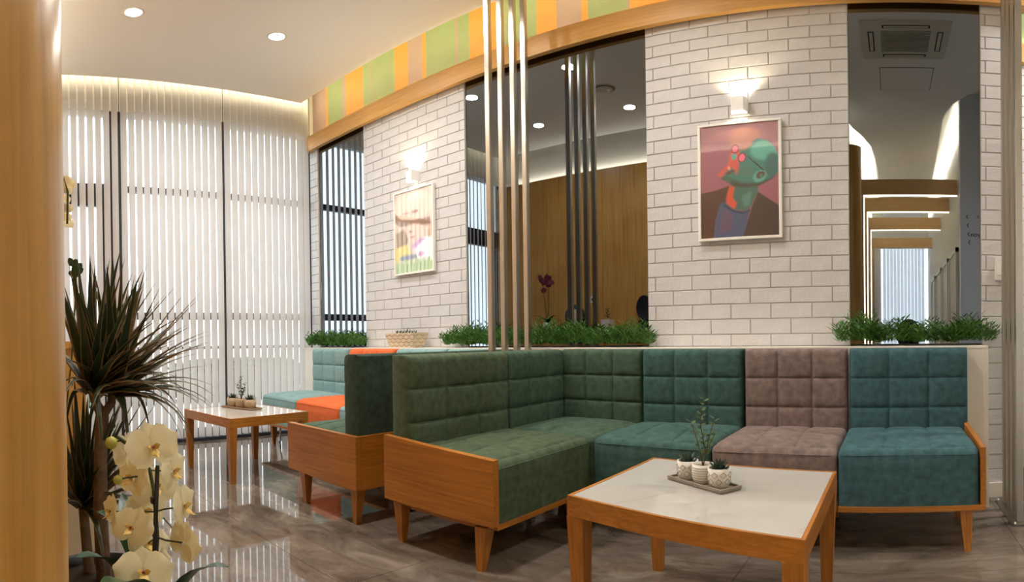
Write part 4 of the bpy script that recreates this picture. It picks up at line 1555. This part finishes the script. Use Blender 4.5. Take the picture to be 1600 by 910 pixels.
# dracaena
t = thing('dracaena', 'tall dracaena with long narrow leaves beside the wooden wall', 'dracaena', (-1.48, 0.26, 0))
DB = Vector((-1.50, 0.262, 0))
MB().lathe([(0, 0), (0.12, 0), (0.15, 0.34), (0.14, 0.34), (0.135, 0.31)], tuple(DB), 28).lathe([(0, 0.31), (0.135, 0.31)], tuple(DB), 20, mi=1).build('pot', ['planter_dark', 'soil'], t)
d1_ = 1.52
T0 = Vector((DB.x, DB.y, 0.31))
fork = at(160, 650, d1_)
h1, h2 = at(141, 588, d1_ - .02), at(178, 592, d1_ + .03)
trunk = [T0, at(157, 800, d1_), at(157, 720, d1_), fork]
MB().tube(trunk, [0.02, 0.019, 0.018, 0.018], 12).build('trunk', 'bark', t)
MB().tube([fork, at(148, 625, d1_), h1], [0.016, 0.013, 0.013], 10).build('branch', 'bark', t)
MB().tube([fork, at(174, 630, d1_), h2], [0.014, 0.012, 0.012], 10).build('branch', 'bark', t)
h3 = at(128, 772, 1.66)
MB().tube([T0 + Vector((-.06, -.03, 0)), h3], [0.016, 0.013], 10).build('branch', 'bark', t)


def draca_leaf(droop, L_=1.0):
    b = MB()
    n = 9
    V = []
    for i in range(n):
        q = i / (n - 1)
        wdt = 0.050 * (0.55 + 0.45 * math.sin(PI * min(1, q * 1.6 + .1))) * (1 - q ** 3) + 0.0006
        z = q - droop * q ** 2.6 * 0.35
        x = droop * q ** 2.4 * 0.55
        V += [(x + wdt * .25, -wdt, z), (x, -wdt * .8, z), (x - wdt * .22, 0, z), (x, wdt * .8, z), (x + wdt * .25, wdt, z)]
    for i in range(n - 1):
        for j in range(4):
            b.add([V[i * 5 + j], V[i * 5 + j + 1], V[i * 5 + 6 + j], V[i * 5 + 5 + j]], [(0, 1, 2, 3)], 1 if j in (0, 3) else 0, True)
    return b.mesh('leaf', ['dracaena_leaf', 'dracaena_edge'])


dl = [draca_leaf(q) for q in (0.05, 0.25, 0.6, 1.1)]
rg = random.Random(11)


def crown(head, n, L0, L1, tilt_max, axis=Vector((0, 0, 1))):
    for k in range(n):
        q = (k + 0.5) / n
        az = k * 2.39996 + rg.uniform(-.2, .2)
        tilt = tilt_max * q ** 0.75
        me = dl[0 if q < .45 else 1 if q < .75 else 2 if q < .92 else 3]
        o = put('leaf', me, t)
        L_ = rg.uniform(L0, L1)
        if head.y + L_ * (math.sin(tilt) + 0.1) * math.sin(az) < 0.09:
            az = -az
        o.location = head + Vector((math.cos(az), math.sin(az), 0)) * 0.008 - Vector((0, 0, 0.05 * q))
        o.rotation_euler = (Matrix.Rotation(az, 4, 'Z') @ Matrix.Rotation(tilt, 4, 'Y')).to_euler()
        o.scale = (L_, L_ * 1.0, L_)
        keep(o, t)


crown(h1, 60, 0.28, 0.36, 1.35)
crown(h2, 60, 0.27, 0.36, 1.45)
crown(h3, 56, 0.26, 0.38, 1.15)

# items on the console, seen in the wide mirror
t = thing('red_orchid', 'dark red orchid in a pot on the console reflected in the wide mirror', 'orchid', (-4.42, 0.24, 1.0))
MB().lathe([(0, 0), (0.05, 0), (0.065, 0.2), (0.058, 0.2), (0.055, 0.19)], (-4.42, 0.24, 1.0), 20).lathe([(0, .19), (.055, .19)], (-4.42, 0.24, 1.0), 16, mi=1).build('pot', ['pot_white', 'soil'], t)
for s_ in (-1, 1):
    MB().tube([(-4.42, .24, 1.19), (-4.42 + s_ * .03, .25, 1.42), (-4.42 + s_ * .05, .27, 1.70), (-4.42 + s_ * .07 - .05, .29, 1.88)], 0.004, 6).build('flower_stem', 'orchid_stem', t)
for dx, dz in ((-.06, 1.70), (0.0, 1.68), (.06, 1.72), (.05, 1.63), (-.02, 1.66), (-.03, 1.56), (.09, 1.66), (.02, 1.74), (-.09, 1.74)):
    flower(t, Vector((-4.42 + dx, .28, dz + .08)), Vector((rg.uniform(-.4, .4), 1, rg.uniform(-.2, .3))), 0.085, 'orchid_red', lip=False)
for a, L_ in ((0.3, .2), (2.6, .24), (-.5, .15), (3.6, .2), (1.4, .16)):
    strap_leaf(t, Vector((-4.42, .24, 1.19)), Vector((-4.42 + math.cos(a) * L_, .24 + math.sin(a) * L_ * .5, 1.28 + .03 * math.sin(a * 3))), 0.025, 0.02, lift=.04)
t = thing('round_plate', 'dark round decorative plate on a stand on the console', 'plate', (-4.0, 0.2, 1.0))
b = MB().lathe([(0, .012), (.1, .012), (.12, .0), (.155, -.008), (.16, -.014), (0, -.014)], seg=28)
b.v = [(-4.0 + p[0], .22 + p[2], 1.27 + p[1]) for p in b.v]
b.build('rim', 'black_plastic', t)
b = MB().lathe([(0, .014), (.1, .014)], seg=28)
b.v = [(-4.0 + p[0], .22 + p[2], 1.27 + p[1]) for p in b.v]
b.build('painted_centre', 'planter_beige', t)
MB().box(-4.08, -3.92, .17, .26, 1.0, 1.02).box(-4.05, -4.03, .175, .25, 1.02, 1.125).box(-3.97, -3.95, .175, .25, 1.02, 1.125).build('stand', 'black_plastic', t)
t = thing('console_plant', 'small dark succulent in a square white pot on the console', 'plant', (-3.5, 0.22, 1.0))
MB().frustum((-3.5, .22, 1.0), 0.05, (-3.5, .22, 1.22), 0.066).build('pot', 'pot_white', t)
for k in range(22):
    a, q = k * 2.4, k / 22
    p = Vector((-3.5, .22, 1.22 + .14 * q))
    d = Vector((math.cos(a), math.sin(a), .35)).normalized() * (.085 - .05 * q)
    sd = Vector((-math.sin(a), math.cos(a), 0)) * .014
    MB().add([p, p + d * .5 + sd, p + d, p + d * .5 - sd], [(0, 1, 2), (0, 2, 3)]).build('leaf', 'succulent', t)
t = thing('oval_tray', 'black oval tray leaning on the panelled wall above the console', 'tray', (-3.02, 0.1, 1.0))
b = MB().lathe([(0, .006), (.13, .006), (.14, .012), (.145, .0), (0, -.004)], seg=28)
b.v = [(-3.04 + p[0] * .8, .075 + p[2], 1.36 + p[1] * 1.15) for p in b.v]
b.build('plate', 'black_plastic', t)
MB().box(-3.1, -2.98, .06, .13, 1.0, 1.2).build('easel', 'black_plastic', t)
t = thing('wall_socket', 'double white socket on the oak panelling', 'socket', (-3.86, 0.055, 1.5))
for k in (0, 1):
    MB().box(-3.93 + k * .085, -3.85 + k * .085, .055, .066, 1.455, 1.545, ch=.003).build('plate', 'frame_white', t)
    MB().lathe([(0, 0), (.02, 0), (.022, .003)], (-3.89 + k * .085, .0, 0), 16).build('outlet_disc', 'ac_dark', t).matrix_parent_inverse = (
        Matrix.Translation(Vector((-3.86, .055, 1.5))).inverted() @ Matrix.Translation((0, .0665, 1.5)) @ Matrix.Rotation(-PI / 2, 4, 'X'))
